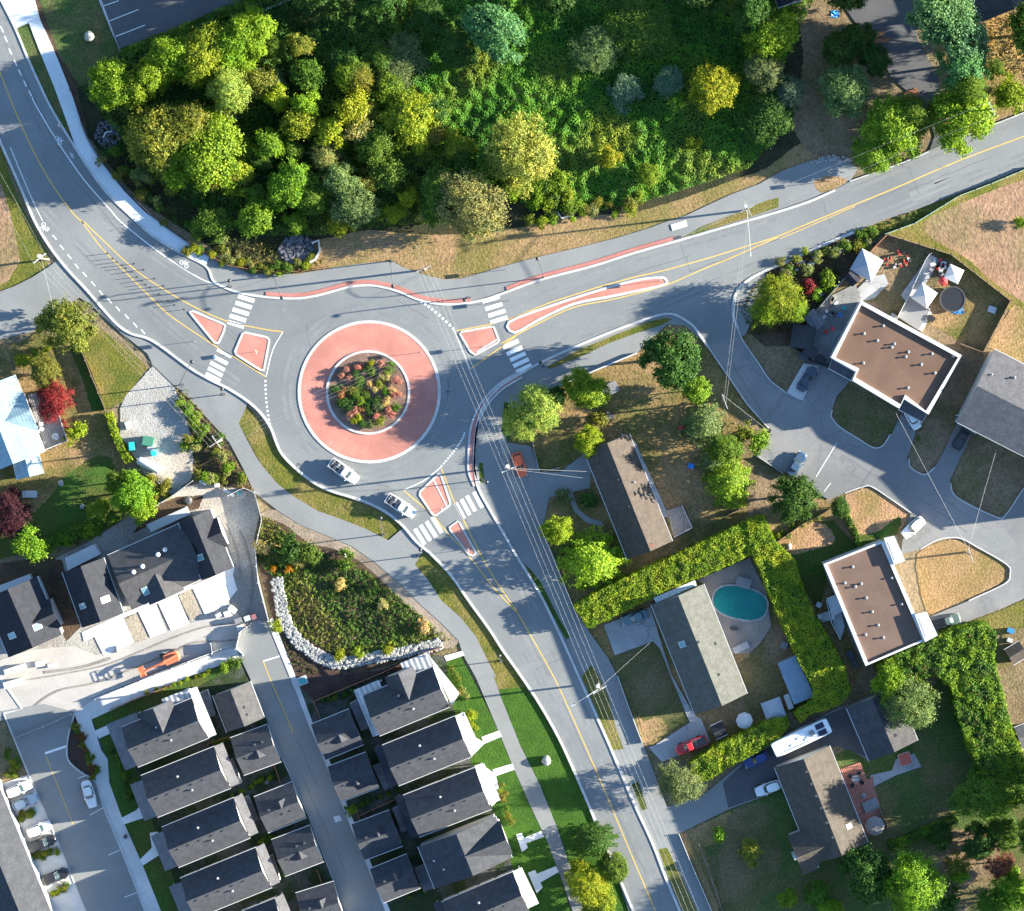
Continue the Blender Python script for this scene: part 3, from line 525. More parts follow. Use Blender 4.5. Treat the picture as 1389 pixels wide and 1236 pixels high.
# ================================================================ BUILDINGS
class Gable:
    """gabled house; corners (plan px at eave height) NW,NE,SE,SW; the ridge runs from mid NW-SW to mid NE-SE"""
    def __init__(s,name,label,cat,cs,he,hr,roof,wall=None,group=None,inset=.35,gut=True,parent=None,z0=0,roofname='roof'):
        P=[W(x,y,he) for x,y in cs]; P=[Vector((p.x,p.y)) for p in P]
        s.c=sum(P,Vector((0,0)))/4; e=(P[1]+P[2])/2-(P[0]+P[3])/2; s.L=e.length; s.u=e.normalized(); s.v=Vector((s.u.y,-s.u.x))
        s.Wd=abs(((P[3]+P[2])/2-(P[0]+P[1])/2).dot(s.v)); s.he=he; s.hr=hr
        s.t=parent or thing(name,label,cat,(s.c.x,s.c.y,0),0,group)
        hw=s.Wd/2; l=s.L/2; iw=hw-inset; il=l-.15
        wm=MB(); hz=s.he+(hr-he)*inset/hw-.22
        A=[s.p(sg*il,q,z) for sg in (-1,1) for q,z in ((-iw,z0),(iw,z0),(iw,hz),(0,hr-.25),(-iw,hz))]
        wm.loop([A[:5],A[5:]]); s.wall=wm.build('wall',wall or whtwall,s.t)
        rm=MB(); rm.loop([[s.p(sg*l,q,z) for q,z in ((-hw,he),(0,hr),(hw,he),(hw,he-.18),(0,hr-.2),(-hw,he-.18))] for sg in (-1,1)])
        s.roof=rm.build(roofname,roof,s.t)
        if gut:
            for sg in (-1,1):
                g=MB(); g.loop([[s.p(a*(l+.02),sg*(hw+q),he+z) for q,z in ((-.02,-.18),(.1,-.18),(.1,-.02),(-.02,-.02))] for a in (-1,1)]); g.build('gutter',wht,s.t)
    def p(s,u,v,z):
        q=s.c+s.u*u+s.v*v; return Vector((q.x,q.y,z))
    def rz(s,v): return s.hr-(s.hr-s.he)*abs(v)/(s.Wd/2)
    def cross(s,u0,w,proj,hr2,side=-1,roof=None,wall=None,he2=None,skew=0):
        """smaller gable whose ridge runs across, facing side (-1 = v negative)"""
        he2=s.he if he2 is None else he2; hw=s.Wd/2; k=(s.hr-s.he)/hw; ve=side*(hw+proj)
        vm=side*(s.hr-hr2)/k; vj=side*(s.hr-he2)/k
        m=MB()
        for sg in (-1,1):
            a,b,c,d=s.p(u0+sg*w,ve,he2),s.p(u0,ve,hr2),s.p(u0,vm-side*.05,hr2),s.p(u0+sg*w,vj-side*.05,he2)
            up=Vector((0,0,.03)); m.face([a+up,b+up,c+up,d+up]); m.face([a-up*4,b-up*4,b+up,a+up])
        m.build('cross_gable',roof or s.roof.data.materials[0],s.t)
        g=MB(); i=.25
        g.loop([[s.p(u0-w+i,ve-side*q,0),s.p(u0+w-i,ve-side*q,0),s.p(u0+w-i,ve-side*q,he2-.05),s.p(u0,ve-side*q,hr2-.25),s.p(u0-w+i,ve-side*q,he2-.05)] for q in (.3,hw*.6)])
        g.build('gable_wall',wall or s.wall.data.materials[0],s.t)
    def dormer(s,u0,v0,w,d,h):
        """little vent gable on a slope"""
        side=1 if v0>0 else -1; m=MB(); z0=s.rz(v0); 
        apex=s.p(u0,v0,z0+h); k=(s.hr-s.he)/(s.Wd/2); back=s.p(u0,v0-side*h/k,z0+h)
        for sg in (-1,1): m.face([s.p(u0+sg*w,v0,z0+.03),apex,back])
        m.face([s.p(u0-w,v0,z0+.02),s.p(u0+w,v0,z0+.02),apex]); m.build('dormer_roof',s.roof.data.materials[0],s.t)
    def vents(s,lst,r=.13,h=.5,mat=None):
        for u,v in lst:
            p=s.p(u*s.L/2,v*s.Wd/2,0); z=s.rz(v*s.Wd/2); m=MB(); m.cyl((p.x,p.y),r,z-.15,z+h,8); m.cyl((p.x,p.y),r*1.9,z+h,z+h+.12,8,r*1.2); m.build('roof_vent',mat or metal,s.roof)
    def boxvents(s,lst,mat=None):
        for u,v in lst:
            p=s.p(u*s.L/2,v*s.Wd/2,s.rz(v*s.Wd/2)+.05); m=MB(); m.box(p,(.4,.4,.22),math.atan2(s.u.y,s.u.x)); m.build('box_vent',mat or dgrey,s.roof)
    def sky(s,u,v,w=.9,l=1.2,mat=None):
        k=(s.hr-s.he)/(s.Wd/2); vv=v*s.Wd/2; uu=u*s.L/2; q=[]
        for z,e in ((.0,.08),(.14,.08),(.14,0)): q.append([s.p(uu+a*(w/2+e),vv+b*(l/2+e),s.rz(vv+b*(l/2+e))+z) for a,b in ((-1,-1),(1,-1),(1,1),(-1,1))])
        m=MB(); m.loop(q); f=m.build('skylight',wht,s.roof); g=MB(); g.face([x+Vector((0,0,.015)) for x in q[2]]); g.build('pane',mat or glassb,f)
    def wins(s,lst,zs=(1.4,),w=1.1,h=1.2):
        """windows (and doors) on the long sides: (u fraction, side)"""
        for u,sd in lst:
            for z in zs:
                m=MB(); q=s.Wd/2-.33; r=math.atan2(s.u.y,s.u.x); m.box(s.p(u*s.L/2,sd*q,z+h/2),(w,.08,h),r); f=m.build('window',wht,s.wall); g=MB(); g.box(s.p(u*s.L/2,sd*(q+.03),z+h/2),(w-.2,.06,h-.2),r); g.build('window_pane',glass,f)
    def endwins(s,lst,zs=(1.2,),w=1.1,h=1.3,name='window',mat=None):
        for v,sd in lst:
            for z in zs:
                m=MB(); q=s.L/2-.33; r=math.atan2(s.u.y,s.u.x)+math.pi/2; m.box(s.p(sd*q,v*s.Wd/2,z+h/2),(w,.08,h),r); f=m.build(name,mat or wht,s.wall)
                if name=='window': g=MB(); g.box(s.p(sd*(q+.03),v*s.Wd/2,z+h/2),(w-.2,.06,h-.2),r); g.build('window_pane',glass,f)
    def lean(s,name,pts,zs,mat,posts=True):
        """lean-to roof given in local metres (u,v) with a height per corner"""
        m=MB(); top=[s.p(u,v,z) for (u,v),z in zip(pts,zs)]
        if area([(p.x,p.y) for p in top])<0: top.reverse()
        dn=Vector((0,0,-.16)); m.loop([[p+dn for p in top],top]); o=m.build(name,mat,s.t)
        if posts:
            for (u,v),z in zip(pts,zs):
                if abs(u)>s.L/2+.8 or abs(v)>s.Wd/2+.8:
                    k=.93; g=MB(); g.box(s.p(u*k,v*k,(z-.16)/2),(.18,.18,z-.16)); g.build('porch_post',wht,s.t)
        return o
# ---- townhouse rows
GA='grey roofed townhouses of the row beside the street'; GB='grey roofed townhouses of the row beside the shared path'
def townhouse(label,cs,grp,porch='w',north=False,roof=R_grey,epale=R_slate,bump=False):
    g=Gable('townhouse',label,'townhouse',cs,5.6,9.1,roof,whtwall,grp)
    hl,hw=g.L/2,g.Wd/2
    g.wins([(-.6,-1),(0,-1),(.5,-1),(-.5,1),(.2,1),(.6,1)],(1.0,3.6),.9,1.2)
    g.endwins([(-.4,-1),(.4,-1),(-.4,1),(.4,1)],(3.7,),1.2,1.3)
    g.endwins([(.1,-1)],(.0,),1.0,2.1,'front_door',dgrey); g.endwins([(-.2,1)],(.0,),1.6,2.1,'patio_door',glass)
    g.vents([(.12,.38),(-.1,-.42)],.12,.55); g.boxvents([(-.75,.12),(-.45,.12),(-.15,.12),(.2,.12),(.5,.12)],dgrey)
    return g
A=[]
Acs=[[(166,987),(262,945.5),(281,1003),(186,1040)],[(191,1052),(292,1012.5),(311,1069.5),(214,1109)],[(223,1121),(315,1083),(341,1136),(239,1178)],[(245,1191),(347,1150),(368,1204),(266,1246)],[(272,1260),(373,1218),(394,1272),(293,1313)]]
al=['topmost grey townhouse of the row beside the street, with a second gable on its roof','second grey townhouse from the top in the row beside the street','third grey townhouse from the top in the row beside the street','fourth grey townhouse from the top in the row beside the street','lowest, half shown grey townhouse of the row beside the street']
for i,cs in enumerate(Acs):
    g=townhouse(al[i],cs,GA); A.append(g); l,h=g.L/2,g.Wd/2
    if i==0:
        g.cross(l*.02,3.0,1.1,8.8,-1)
        g.lean('porch_roof',[(-l-2.6,-h-1.2),(-l+2.9,-h-1.2),(-l+2.9,-h+1.0),(-l+.3,-h+.9),(-l+.3,h*.98),(-l-2.6,h*.98)],[3.0,3.0,3.5,3.6,3.6,3.0],R_porch)
        g.lean('awning',[(l*.2,-h-1.6),(l-.1,-h-1.6),(l-.1,-h),(l*.2,-h)],[2.9,2.9,3.3,3.3],R_corr)
        g.lean('rear_canopy',[(l,-h-1.6),(l+1.4,-h-1.4),(l+1.4,h),(l,h)],[5.2,4.8,4.8,5.2],R_corr)
    else:
        g.lean('porch_roof',[(-l-2.7,-h*.75),(-l,-h*.75),(-l,h),(-l-2.7,h)],[2.9,3.6,3.6,2.9],R_porch)
        g.lean('rear_canopy',[(l,-h),(l+1.5,-h),(l+1.5,h*.95),(l,h*.95)],[5.3,4.7,4.7,5.3],R_slate)
B=[]
Bcs=[[(495,943),(588,903.5),(609,960),(512,999)],[(517.6,1011),(620,971),(637,1027),(542,1066)],[(549,1078.5),(642,1042),(669,1097),(567,1136)],None,[(600,1223),(696,1183),(719,1238),(622,1280)]]
bl=['topmost grey townhouse beside the shared path, with a second gable on its roof','second grey townhouse from the top in the row beside the shared path','third grey townhouse from the top in the row beside the shared path','','lowest, half shown grey townhouse of the row beside the shared path']
for i,cs in enumerate(Bcs):
    if cs is None: continue
    g=townhouse(bl[i],cs,GB); B.append(g); l,h=g.L/2,g.Wd/2
    if i==0:
        g.cross(l*.12,2.6,1.4,8.8,-1)
        g.lean('porch_roof',[(-l-1.3,-h-1.2),(-l+3.3,-h-1.2),(-l+3.3,-h),(-l,-h),(-l,h),(-l-1.3,h)],[3.0,3.0,3.5,3.5,3.5,3.0],R_corr)
        g.lean('awning',[(l*.22,-h-2.4),(l+.2,-h-2.4),(l-.1,-h),(l*.22,-h)],[2.9,2.9,3.4,3.4],R_corr)
        g.lean('rear_canopy',[(l,-h-2.3),(l+2.4,h*.62),(l+.4,h)],[5.2,4.7,4.9],conc_grey)
    else:
        g.lean('porch_roof',[(-l-1.7,-h),(-l,-h),(-l,h),(-l-1.7,h)],[2.9,3.4,3.4,2.9],R_grey)
        g.lean('rear_canopy',[(l,-h),(l+1.6,-h),(l+1.9,h*.8),(l,h*.8)],[5.2,4.7,4.7,5.2],conc_grey)
g=Gable('townhouse','fourth townhouse beside the shared path, its ridge turned across the row','townhouse',[(672,1106),(694,1163),(590,1206),(567,1150)],5.6,8.7,R_grey,whtwall,GB)
# ridge of this one runs across: rebuild orientation handled by corner order
g.vents([(.3,.6),(-.2,.75)],.12,.55); g.cross(0.2,3.0,.4,8.8,-1)
GG='grey garages along the alley'
def garage(label,cs,dv=1,he=3.0,hr=5.4,turn=False,roof=R_grey):
    g=Gable('garage',label,'garage',cs,he,hr,roof,whtwall,GG)
    if not turn:
        g.dormer(g.L*.06,dv*g.Wd*.2,1.1,1.2,1.1)
    g.boxvents([(-.5,.15*dv),(.1,-.3*dv),(.5,-.3*dv)])
    g.endwins([(0,-1),(0,1)],(0,),3.6,2.2,'garage_door',lgrey)
    return g
garage('topmost garage on the street side of the alley, half of its roof in sun',[(340,924),(358,973),(308,994),(288,944)],1,turn=True,roof=R_grey2)
garage('second garage from the top on the street side of the alley',[(312,1001),(363,983),(381,1033),(331,1052)],1)
garage('third garage from the top on the street side of the alley',[(345,1081),(396,1061),(416,1109),(363,1130)],-1)
garage('fourth garage from the top on the street side of the alley',[(368,1140),(419,1119.5),(440,1169),(387,1188)],1)
garage('lowest garage on the street side of the alley, cut by the picture edge',[(400,1211),(451,1197),(470,1246),(418,1264)],-1)
garage('topmost garage on the shared path side of the alley, below the mulch bed',[(421.6,983),(475,961),(491.6,1010.6),(442,1031)],1)
garage('second garage from the top on the shared path side of the alley',[(443.7,1040),(495.5,1021),(515,1067.6),(463,1088)],1)
garage('third garage from the top on the shared path side of the alley',[(474.8,1118),(528,1100),(546,1146.7),(497,1167)],-1)
garage('lowest garage on the shared path side of the alley',[(502,1178),(551,1159.6),(570.7,1203.7),(520,1225.7)],-1)
# flat linking roofs between townhouses and garages
def flatroof(name,label,cat,pts,h,mat,wall=whtwall,group=None,par=None,parw=.3,parh=.3,inset=0):
    P=[W(x,y,h) for x,y in pts]; c=sum(P,Vector((0,0,0)))/len(P); t=thing(name,label,cat,(c.x,c.y,0),0,group)
    if area([(p.x,p.y) for p in P])<0: P.reverse()
    m=MB(); m.prism([(c.x+(p.x-c.x)*.985,c.y+(p.y-c.y)*.985) for p in P],0,h-.12); t2=m.build('wall',wall,t)
    m=MB(); m.prism([(p.x,p.y) for p in P],h-.12,h); rf=m.build('roof',mat,t)
    if par:
        pp=[((p.x-N0.x)*D/(D-h-parh)+N0.x,(p.y-N0.y)*D/(D-h-parh)+N0.y) for p in P]
        px=[(x/S+CX,CY-y/S) for x,y in pp]
        if area(px)<0: px.reverse()
        m=MB(); m.strip(off(px,parw/S/2*.9,True),parw/S,h-.4,h+parh,True); m.build('parapet',par,t)
    return t,rf,t2
for lab,p in (('flat grey link roof behind the topmost townhouse beside the street',[(267,942),(281,936),(292,970),(279,976)]),('flat grey link roof behind the second townhouse beside the street',[(304,1036),(315,1030),(328,1062),(312,1069)]),('flat grey link roof behind the third townhouse beside the street',[(325,1085),(336,1080),(350,1112),(337,1122)]),('flat grey link roof behind the fourth townhouse beside the street',[(357,1165),(370,1160),(380,1195),(368,1200)]),
  ('flat grey link roof beside the topmost garage below the mulch bed',[(474,955),(488,948),(505,985),(490,992)]),('flat grey link roof beside the second garage on the path side',[(506,1040),(520,1035),(535,1066),(521,1072)]),('flat grey link roof beside the third garage on the path side',[(532,1098),(545,1092),(558,1124),(545,1130)]),('flat grey link roof beside the lowest garage on the path side',[(562,1180),(574,1174),(588,1205),(575,1210)])):
    flatroof('link_roof',lab,'roof',p,2.6,R_slate,group='flat link roofs behind the townhouses')
# ---- construction site block
def wing(t,cs,he,hr,roof,wall=whtwall):
    return Gable(None,None,None,cs,he,hr,roof,wall,parent=t)
def site_block(label,wcs,mid,ecs):
    g=Gable('apartment_block',label,'building',wcs,6,9.2,R_dark,whtwall); t=g.t; r=[g]
    if mid: r.append(wing(t,mid,5.6,7.7,R_grey2))
    if ecs: r.append(wing(t,ecs,6,9.2,R_dark))
    return r
r=site_block('unfinished dark roofed building with three gabled wings and pale driveway slabs',[(140,755),(167,830),(112,853),(85,778)],[(150,752),(250,707),(280,783),(175,829)],[(285,692),(317,770),(273,787),(242,708)])
r[0].sky(.35,-.5); r[0].sky(.3,.6,.8,1.0); r[1].vents([(-.55,-.15),(-.3,-.2),(.15,-.35),(.35,-.4)],.22,.5,wht); r[1].sky(-.5,.6); r[2].sky(.3,.55); r[2].cross(-1.0,2.6,.6,8.3,-1); r[1].cross(-r[1].L*.05,3.2,.5,7.3,1)
for p in ((120,780),(124,800),(130,815)):
    q=W(*p,7.5); m=MB(); m.cyl((q.x,q.y),.12,7,8.4,8); m.build('roof_vent',dgrey,r[0].roof)
rl=site_block('dark roofed unfinished building cut off by the picture edge beside the site',[(50,783),(84,860),(12,893),(-22,812)],None,None); rl[0].sky(.4,.55); rl[0].sky(.45,-.4); rl[0].cross(1.5,2.6,.5,8.3,-1)
for lab,p,h,mt in (('pale flat terrace roof along the back of the unfinished building',[(88,757),(128,738),(136,752),(92,774)],3,lgrey),('grey flat terrace roof behind the unfinished building near its east wing',[(198,712),(252,688),(257,698),(205,722)],3,lgrey),('long pale terrace strip behind the cut off dark roofed building',[(-10,798),(40,779),(45,792),(-5,812)],3,lgrey)):
    flatroof('terrace_roof',lab,'roof',p,h,mt,lgrey)
# ---- big roof at the lower edge
g=Gable('apartment_block','long grey gabled building at the corner behind the parked cars','building',[(-4,1060),(80,1262),(14,1290),(-70,1088)],6,8.8,R_grey,whtwall)
g.vents([(.75,.2)]); g.sky(.7,.5)
# ---- blue metal roofed house
g=Gable('house','house with a pale blue metal roof and grey deck','house',[(20,508),(61,612),(-22,646),(-63,542)],3.4,5.0,R_blue,whtwall)
g.boxvents([(0,-.5)],metal); g.cross(-g.L*.02,3.4,.3,4.6,-1,R_blue); w=wing(g.t,[(50,605),(58,640),(24,653),(16,622)],3.4,4.2,R_blue)
t=thing('deck','grey timber deck with white rail beside the pale blue roof','deck',W(62,565))
P=[(37,536),(69,528),(91,598),(62,610)]
m=MB(); m.prism(WL(P,.7),.0,.75); m.build('deck_floor',deckm,t)
m=MB(); m.strip([(69,528),(91,598),(62,610)],1.2,.75,1.6); m.build('railing',wht,t)
# ---- flat brown roofed houses
def ventset(rf,h,lst,big=False):
    for x,y in lst:
        p=W(x,y,h); m=MB(); m.cyl((p.x,p.y),.3,h,h+.12,8,.2); m.cyl((p.x,p.y),.12,h+.1,h+.38,8); m.cyl((p.x,p.y),.2,h+.36,h+.46,8,.1); m.build('roof_vent',mgrey,rf)
E1=[(1168,408),(1304,482),(1259,562),(1226,541),(1219.5,554),(1156,516),(1161,504),(1127,485)]
t,rf,wl=flatroof('house','brown flat roofed house with white parapets and a bungalow yard full of tents','house',E1,6.0,R_brown,whtwall,par=wht,parw=.75,parh=.5)
ventset(rf,6.0,[(1198,442),(1172,452.5),(1190,462),(1213,466.5),(1209.5,471),(1232,477.5),(1228.5,484),(1171,492.5),(1264,480),(1249.5,494.5),(1268,506),(1231.5,526),(1293,483)])
def annex(t,name,pts,h,mat,wall=whtwall,trim=True):
    P=WL(pts,h)
    if area([(p.x,p.y) for p in P])<0: P.reverse()
    m=MB(); m.prism([(p.x,p.y) for p in P],h-.15,h); o=m.build(name,mat,t)
    c=sum(P,Vector((0,0,0)))/len(P)
    for p in P:
        q=c+(p-c)*.93; g=MB(); g.box((q.x,q.y,(h-.15)/2),(.15,.15,h-.15)); g.build('canopy_post',wht,t)
    if trim: g=MB(); g.strip(pts,1.4,h-.2,h+.12,True); g.build('canopy_trim',wht,o)
annex(t,'carport_roof',[(1124,500),(1129,487),(1160,505),(1155,517)],2.9,R_slate)
annex(t,'entry_canopy',[(1219,556),(1227,541),(1258,560),(1251,573)],2.9,R_slate)
E3=[(1117,765),(1198,733),(1256,868),(1174,903)]
t,rf,wl=flatroof('house','brown flat roofed house with two small white roof boxes beside the dry lawn','house',E3,6.0,R_brown2,whtwall,par=wht,parw=.7,parh=.45)
ventset(rf,6,[(1156.5,769),(1146,791),(1168,792),(1160,796),(1209.5,784),(1175,811),(1223,819.5),(1183,830),(1191,848),(1174,861),(1198,865)])
for p in ([(1199,730),(1213,727),(1228,761),(1213,766)],[(1241,834),(1257,830),(1272,862),(1255,871)]):
    P=WL(p,6.9); m=MB(); m.prism([(q.x,q.y) for q in P][::-1],5.9,6.9); o=m.build('roof_box',wht,t); c=sum(P,Vector((0,0,0)))/4; g=MB(); g.prism([(c.x+(q.x-c.x)*.7,c.y+(q.y-c.y)*.7) for q in P][::-1],6.9,6.93); g.build('roof_panel',lgrey,o)
annex(t,'porch_roof',[(1122,812),(1136,806),(1144,828),(1130,836)],2.6,lgrey)
for k in range(9):
    m=MB(); a=W(1115+k*1.9,838-k*.5,.2+.22*k); m.box(a,(.26,1.5,.1),.2); m.build('stair_tread',wht,t)
# ---- grey house on the right edge
g=Gable('house','large grey roofed house cut off by the picture edge, ribbed dark and pale slopes','house',[(1349,475),(1462,530),(1412,632),(1299,572)],6.2,8.0,R_slate,whtwall)
annex(g.t,'porch_roof',[(1298,563),(1328,579),(1324,588),(1297,572)],2.9,R_slate)
ventset(g.roof,7.1,[(1376,512),(1345,508),(1362,530),(1371,536)])
# ---- house with beige/dark gable (E4)
g=Gable('house','long house with a beige and dark brown gable roof among yard trees','house',[(850,589),(915,731),(848,762),(796,612)],3.2,6.0,R_beige,whtwall)
g.boxvents([(.15,.1),(-.35,.1),(.6,.3)]); g.vents([(-.2,-.45)],.1,.4); g.wins([(-.6,1),(-.1,1),(.5,1),(-.5,-1),(.4,-1)],(.9,),1.4,1.2)
ch=MB(); p=g.p(g.L*.46,-.3,0); ch.box((p.x,p.y,4.6),(.9,.7,2.4),.4); ch.build('chimney',pm('brick',(.3,.12,.08),.9,0,.3,5),g.roof)
g.endwins([(.3,-1)],(0,),1,2,'door',dgrey)
# ---- pale green house by the pool (E5)
g=Gable('house','house with a pale and dark green gable roof beside the swimming pool','house',[(953,793),(1015,939),(941,971),(885,820)],3.2,6.2,R_pale,whtwall)
g.sky(-.2,.5,.9,.9); g.boxvents([(-.15,-.05),(.5,-.3),(.0,-.6)]); g.wins([(-.5,1),(.3,1),(-.3,-1),(.5,-1)],(.9,),1.4,1.2); g.endwins([(.3,-1)],(0,),1,2,'door',dgrey)
t=thing('awning','white corrugated awning between the hedge and the pale roofed house','awning',W(915,803)); m=MB(); m.prism(WL([(886,811),(943,787),(945,794),(890,818)],2.6)[::-1],2.5,2.6); m.build('corrugated_sheet',boards('white_corrugated',(.55,.6,.63),(.75,.78,.8),-1.2,.5,.6,.5),t)
for q in ((888,813),(941,789),(944,793),(892,816)):
    p=W(*q); m=MB(); m.box((p.x,p.y,1.25),(.1,.1,2.5)); m.build('post',wht,t)
# ---- stone coloured house with wing (E6)
g=Gable('house','L-shaped house with a stone coloured roof and red terrace','house',[(1125,1012),(1178,1143),(1102,1172),(1051,1041)],3.4,6.6,R_stone,whtwall)
g.boxvents([(-.75,.06),(-.5,.06),(-.25,.06),(0,.06),(.3,.06),(.6,.06)]); g.sky(.55,-.6,.7,.8,wht); g.cross(g.L*.36,3.6,2.2,6.0,1,R_stone); g.wins([(-.5,1),(0,1),(-.5,-1),(.1,-1)],(.9,),1.4,1.2)
ch=MB(); p=g.p(g.L*.36,g.Wd*.5+2.2,0); ch.box((p.x,p.y,2.9),(.9,.6,5.8),.4); ch.build('chimney',lgrey,g.t)
g=Gable('garage','dark grey gabled garage between the motorhome drive and a big tree','garage',[(1216,936),(1246,1006),(1178,1031),(1147,957)],3.2,4.9,R_grey2,whtwall)
g.boxvents([(.5,-.3)]); g.endwins([(0,-1)],(0,),4.6,2.2,'garage_door',lgrey)
t,rf,wl=flatroof('shed','blue grey metal roofed shed beside the tall hedge','shed',[(1055,900),(1079.5,889),(1105,945),(1077,956)],2.6,R_shed,mgrey)
g=Gable('shed','small black and pale gabled shed beside the hedge and red pickup','shed',[(963,985),(978,979),(988,995),(972,1003)],1.9,2.5,R_dark,dgrey)
g=Gable('house','dark roofed house at the top corner beside the dry grass','house',[(1317,-6),(1330,27),(1420,0),(1405,-40)],3.4,5.0,R_grey2,whtwall)
g=Gable('house','dark roof with red trim peeking in at the top edge beside the wood','house',[(1045,-30),(1090,-48),(1098,-2),(1052,10)],3.2,4.6,R_dark,whtwall)
g=Gable('shed','brown roofed garden shed at the picture edge below the hedge','shed',[(1363,880),(1384,870),(1393,890),(1374,904)],2.0,2.6,R_beige,wood)
g=Gable('shed','grey shed at the picture edge outside the tall hedge','shed',[(1378,986),(1400,978),(1405,1010),(1384,1018)],2.2,2.8,R_slate,mgrey)

g=Gable('house','grey house past the picture edge whose shade crosses the side street','house',[(1490,560),(1530,585),(1470,700),(1425,675)],6.2,8.6,R_slate,whtwall)
# ================================================================ VEGETATION
def leaf(mb,p,n,sz,rr,cup=0):
    n=n.normalized(); a=n.cross(Vector((rr.uniform(-1,1),rr.uniform(-1,1),rr.uniform(-1,1)))).normalized(); b=n.cross(a)
    w=sz*rr.uniform(.35,.55); l=sz*rr.uniform(.5,.75)
    i=len(mb.v); d=n*(sz*.12)
    mb.v+=[tuple(p-a*w-d),tuple(p-b*l),tuple(p+a*w-d),tuple(p+b*l)]; mb.f.append((i,i+1,i+2,i+3))
def crown_mesh(name,seed,Rr,H,nl,nleaf,sz,style='broad'):
    rr=random.Random(seed); mb=MB(); lobes=[]
    if style=='conifer':
        tiers=13
        for ti in range(tiers):
            t=ti/(tiers-1); z=H*(.12+.86*t); rl=Rr*(1-t)**.75*rr.uniform(.85,1.1)+.25; arms=max(4,int(11*(1-t)+3)); a0=rr.random()*6
            for k in range(arms):
                ang=a0+2*math.pi*(k+rr.uniform(-.25,.25))/arms; L_=rl*rr.uniform(.72,1.15); c,s=math.cos(ang),math.sin(ang)
                for q in range(int(16+70*L_/Rr)):
                    f=rr.random()**.6; sp=(.12+.2*L_*(1-abs(f-.55)))*.55
                    p=Vector((c*L_*f-s*rr.gauss(0,sp),s*L_*f+c*rr.gauss(0,sp),z-.28*L_*f*f+.25*f+rr.gauss(0,.06)))
                    leaf(mb,p,Vector((c*.35+rr.gauss(0,.35),s*.35+rr.gauss(0,.35),.9)),sz,rr)
    else:
        zb=H*.28
        for i in range(nl):
            ox,oy=rr.gauss(0,.12),rr.gauss(0,.12)
            for _ in range(20):
                x,y=rr.uniform(-1,1)+ox,rr.uniform(-1,1)+oy
                if x*x+y*y<1: break
            d=math.hypot(x,y); q=.8*Rr; rad=Rr*rr.uniform(.2,.42)*(1.1-.35*d)
            zc=zb+(H-zb)*(.28+.5*math.sqrt(max(0,1-d*d))*rr.uniform(.75,1.08)); lobes.append((Vector((x*q,y*q,zc)),rad,rr.uniform(.65,.95)))
        for i in range(nl//2):
            a=rr.uniform(0,6.28); q=Rr*rr.uniform(.72,1.02); lobes.append((Vector((math.cos(a)*q,math.sin(a)*q,zb+(H-zb)*rr.uniform(.1,.45))),Rr*rr.uniform(.1,.2),.8))
        tot=sum(l[1]**2 for l in lobes); per=16; tuft=sz*(1.45 if style=='broad' else 1.6)
        for c,rad,fl in lobes:
            for _ in range(max(4,int(nleaf*rad*rad/tot/per))):
                d=Vector((rr.gauss(0,1),rr.gauss(0,1),rr.gauss(.35,1))).normalized(); k=rr.uniform(.6,1.0)+max(0,rr.gauss(0,.16))
                q=c+Vector((d.x*rad*k,d.y*rad*k,d.z*rad*k*fl))
                if q.z<.3 or any((q-c2).length<r2*.55 for c2,r2,_ in lobes if c2 is not c): continue
                ax=(d+Vector((0,0,.25))).normalized(); tr_=tuft*rr.uniform(.6,1.4)
                for _ in range(per):
                    e=Vector((rr.gauss(0,1),rr.gauss(0,1),rr.gauss(0,.7)))*tr_*.6+ax*rr.uniform(-.8,1.0)*tr_*(1.3 if style=='broad' else 2.2)
                    leaf(mb,q+e,ax+Vector((rr.gauss(0,.5),rr.gauss(0,.5),rr.gauss(.3,.4))),sz,rr)
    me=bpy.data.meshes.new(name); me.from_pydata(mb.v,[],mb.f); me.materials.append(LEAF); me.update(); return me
def trunk_mesh(name,H,r,seed):
    rr=random.Random(seed); mb=MB(); mb.tube([(0,0,0),(.04*H*rr.uniform(-1,1),.03*H,H*.35),(0,0,H*.8)],r,7,r*.35)
    for k in range(5):
        a=2*math.pi*k/5+rr.random(); z=H*rr.uniform(.28,.5); l=H*rr.uniform(.25,.38); mb.tube([(0,0,z),(math.cos(a)*l*.6,math.sin(a)*l*.6,z+l*.5),(math.cos(a)*l,math.sin(a)*l,z+l*.75)],r*.45,5,r*.12)
    me=bpy.data.meshes.new(name); me.from_pydata(mb.v,[],mb.f); me.materials.append(bark); me.update(); return me
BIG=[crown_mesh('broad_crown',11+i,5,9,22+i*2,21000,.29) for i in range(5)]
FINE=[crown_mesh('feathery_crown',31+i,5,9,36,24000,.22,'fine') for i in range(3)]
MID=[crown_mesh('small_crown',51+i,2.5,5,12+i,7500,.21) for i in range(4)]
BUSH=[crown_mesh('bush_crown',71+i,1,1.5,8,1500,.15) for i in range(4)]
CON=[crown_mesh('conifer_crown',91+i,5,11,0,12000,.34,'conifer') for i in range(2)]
TBIG=[trunk_mesh('trunk_mesh',9,.3,i) for i in range(2)]; TMID=trunk_mesh('trunk_mesh',5,.13,5)
C_=dict(YG=(.205,.285,.018),LG=(.165,.27,.018),MG=(.1,.18,.02),DG=(.05,.11,.02),GG=(.14,.2,.07),OL=(.19,.2,.03),PY=(.3,.37,.07),BE=(.25,.255,.085),RD=(.22,.025,.028),PU=(.05,.014,.026),BG=(.11,.23,.09),YE=(.26,.3,.016),BR=(.13,.075,.04),PK=(.5,.2,.18),CR=(.55,.4,.17),PB=(.13,.2,.11))
_k=[0]
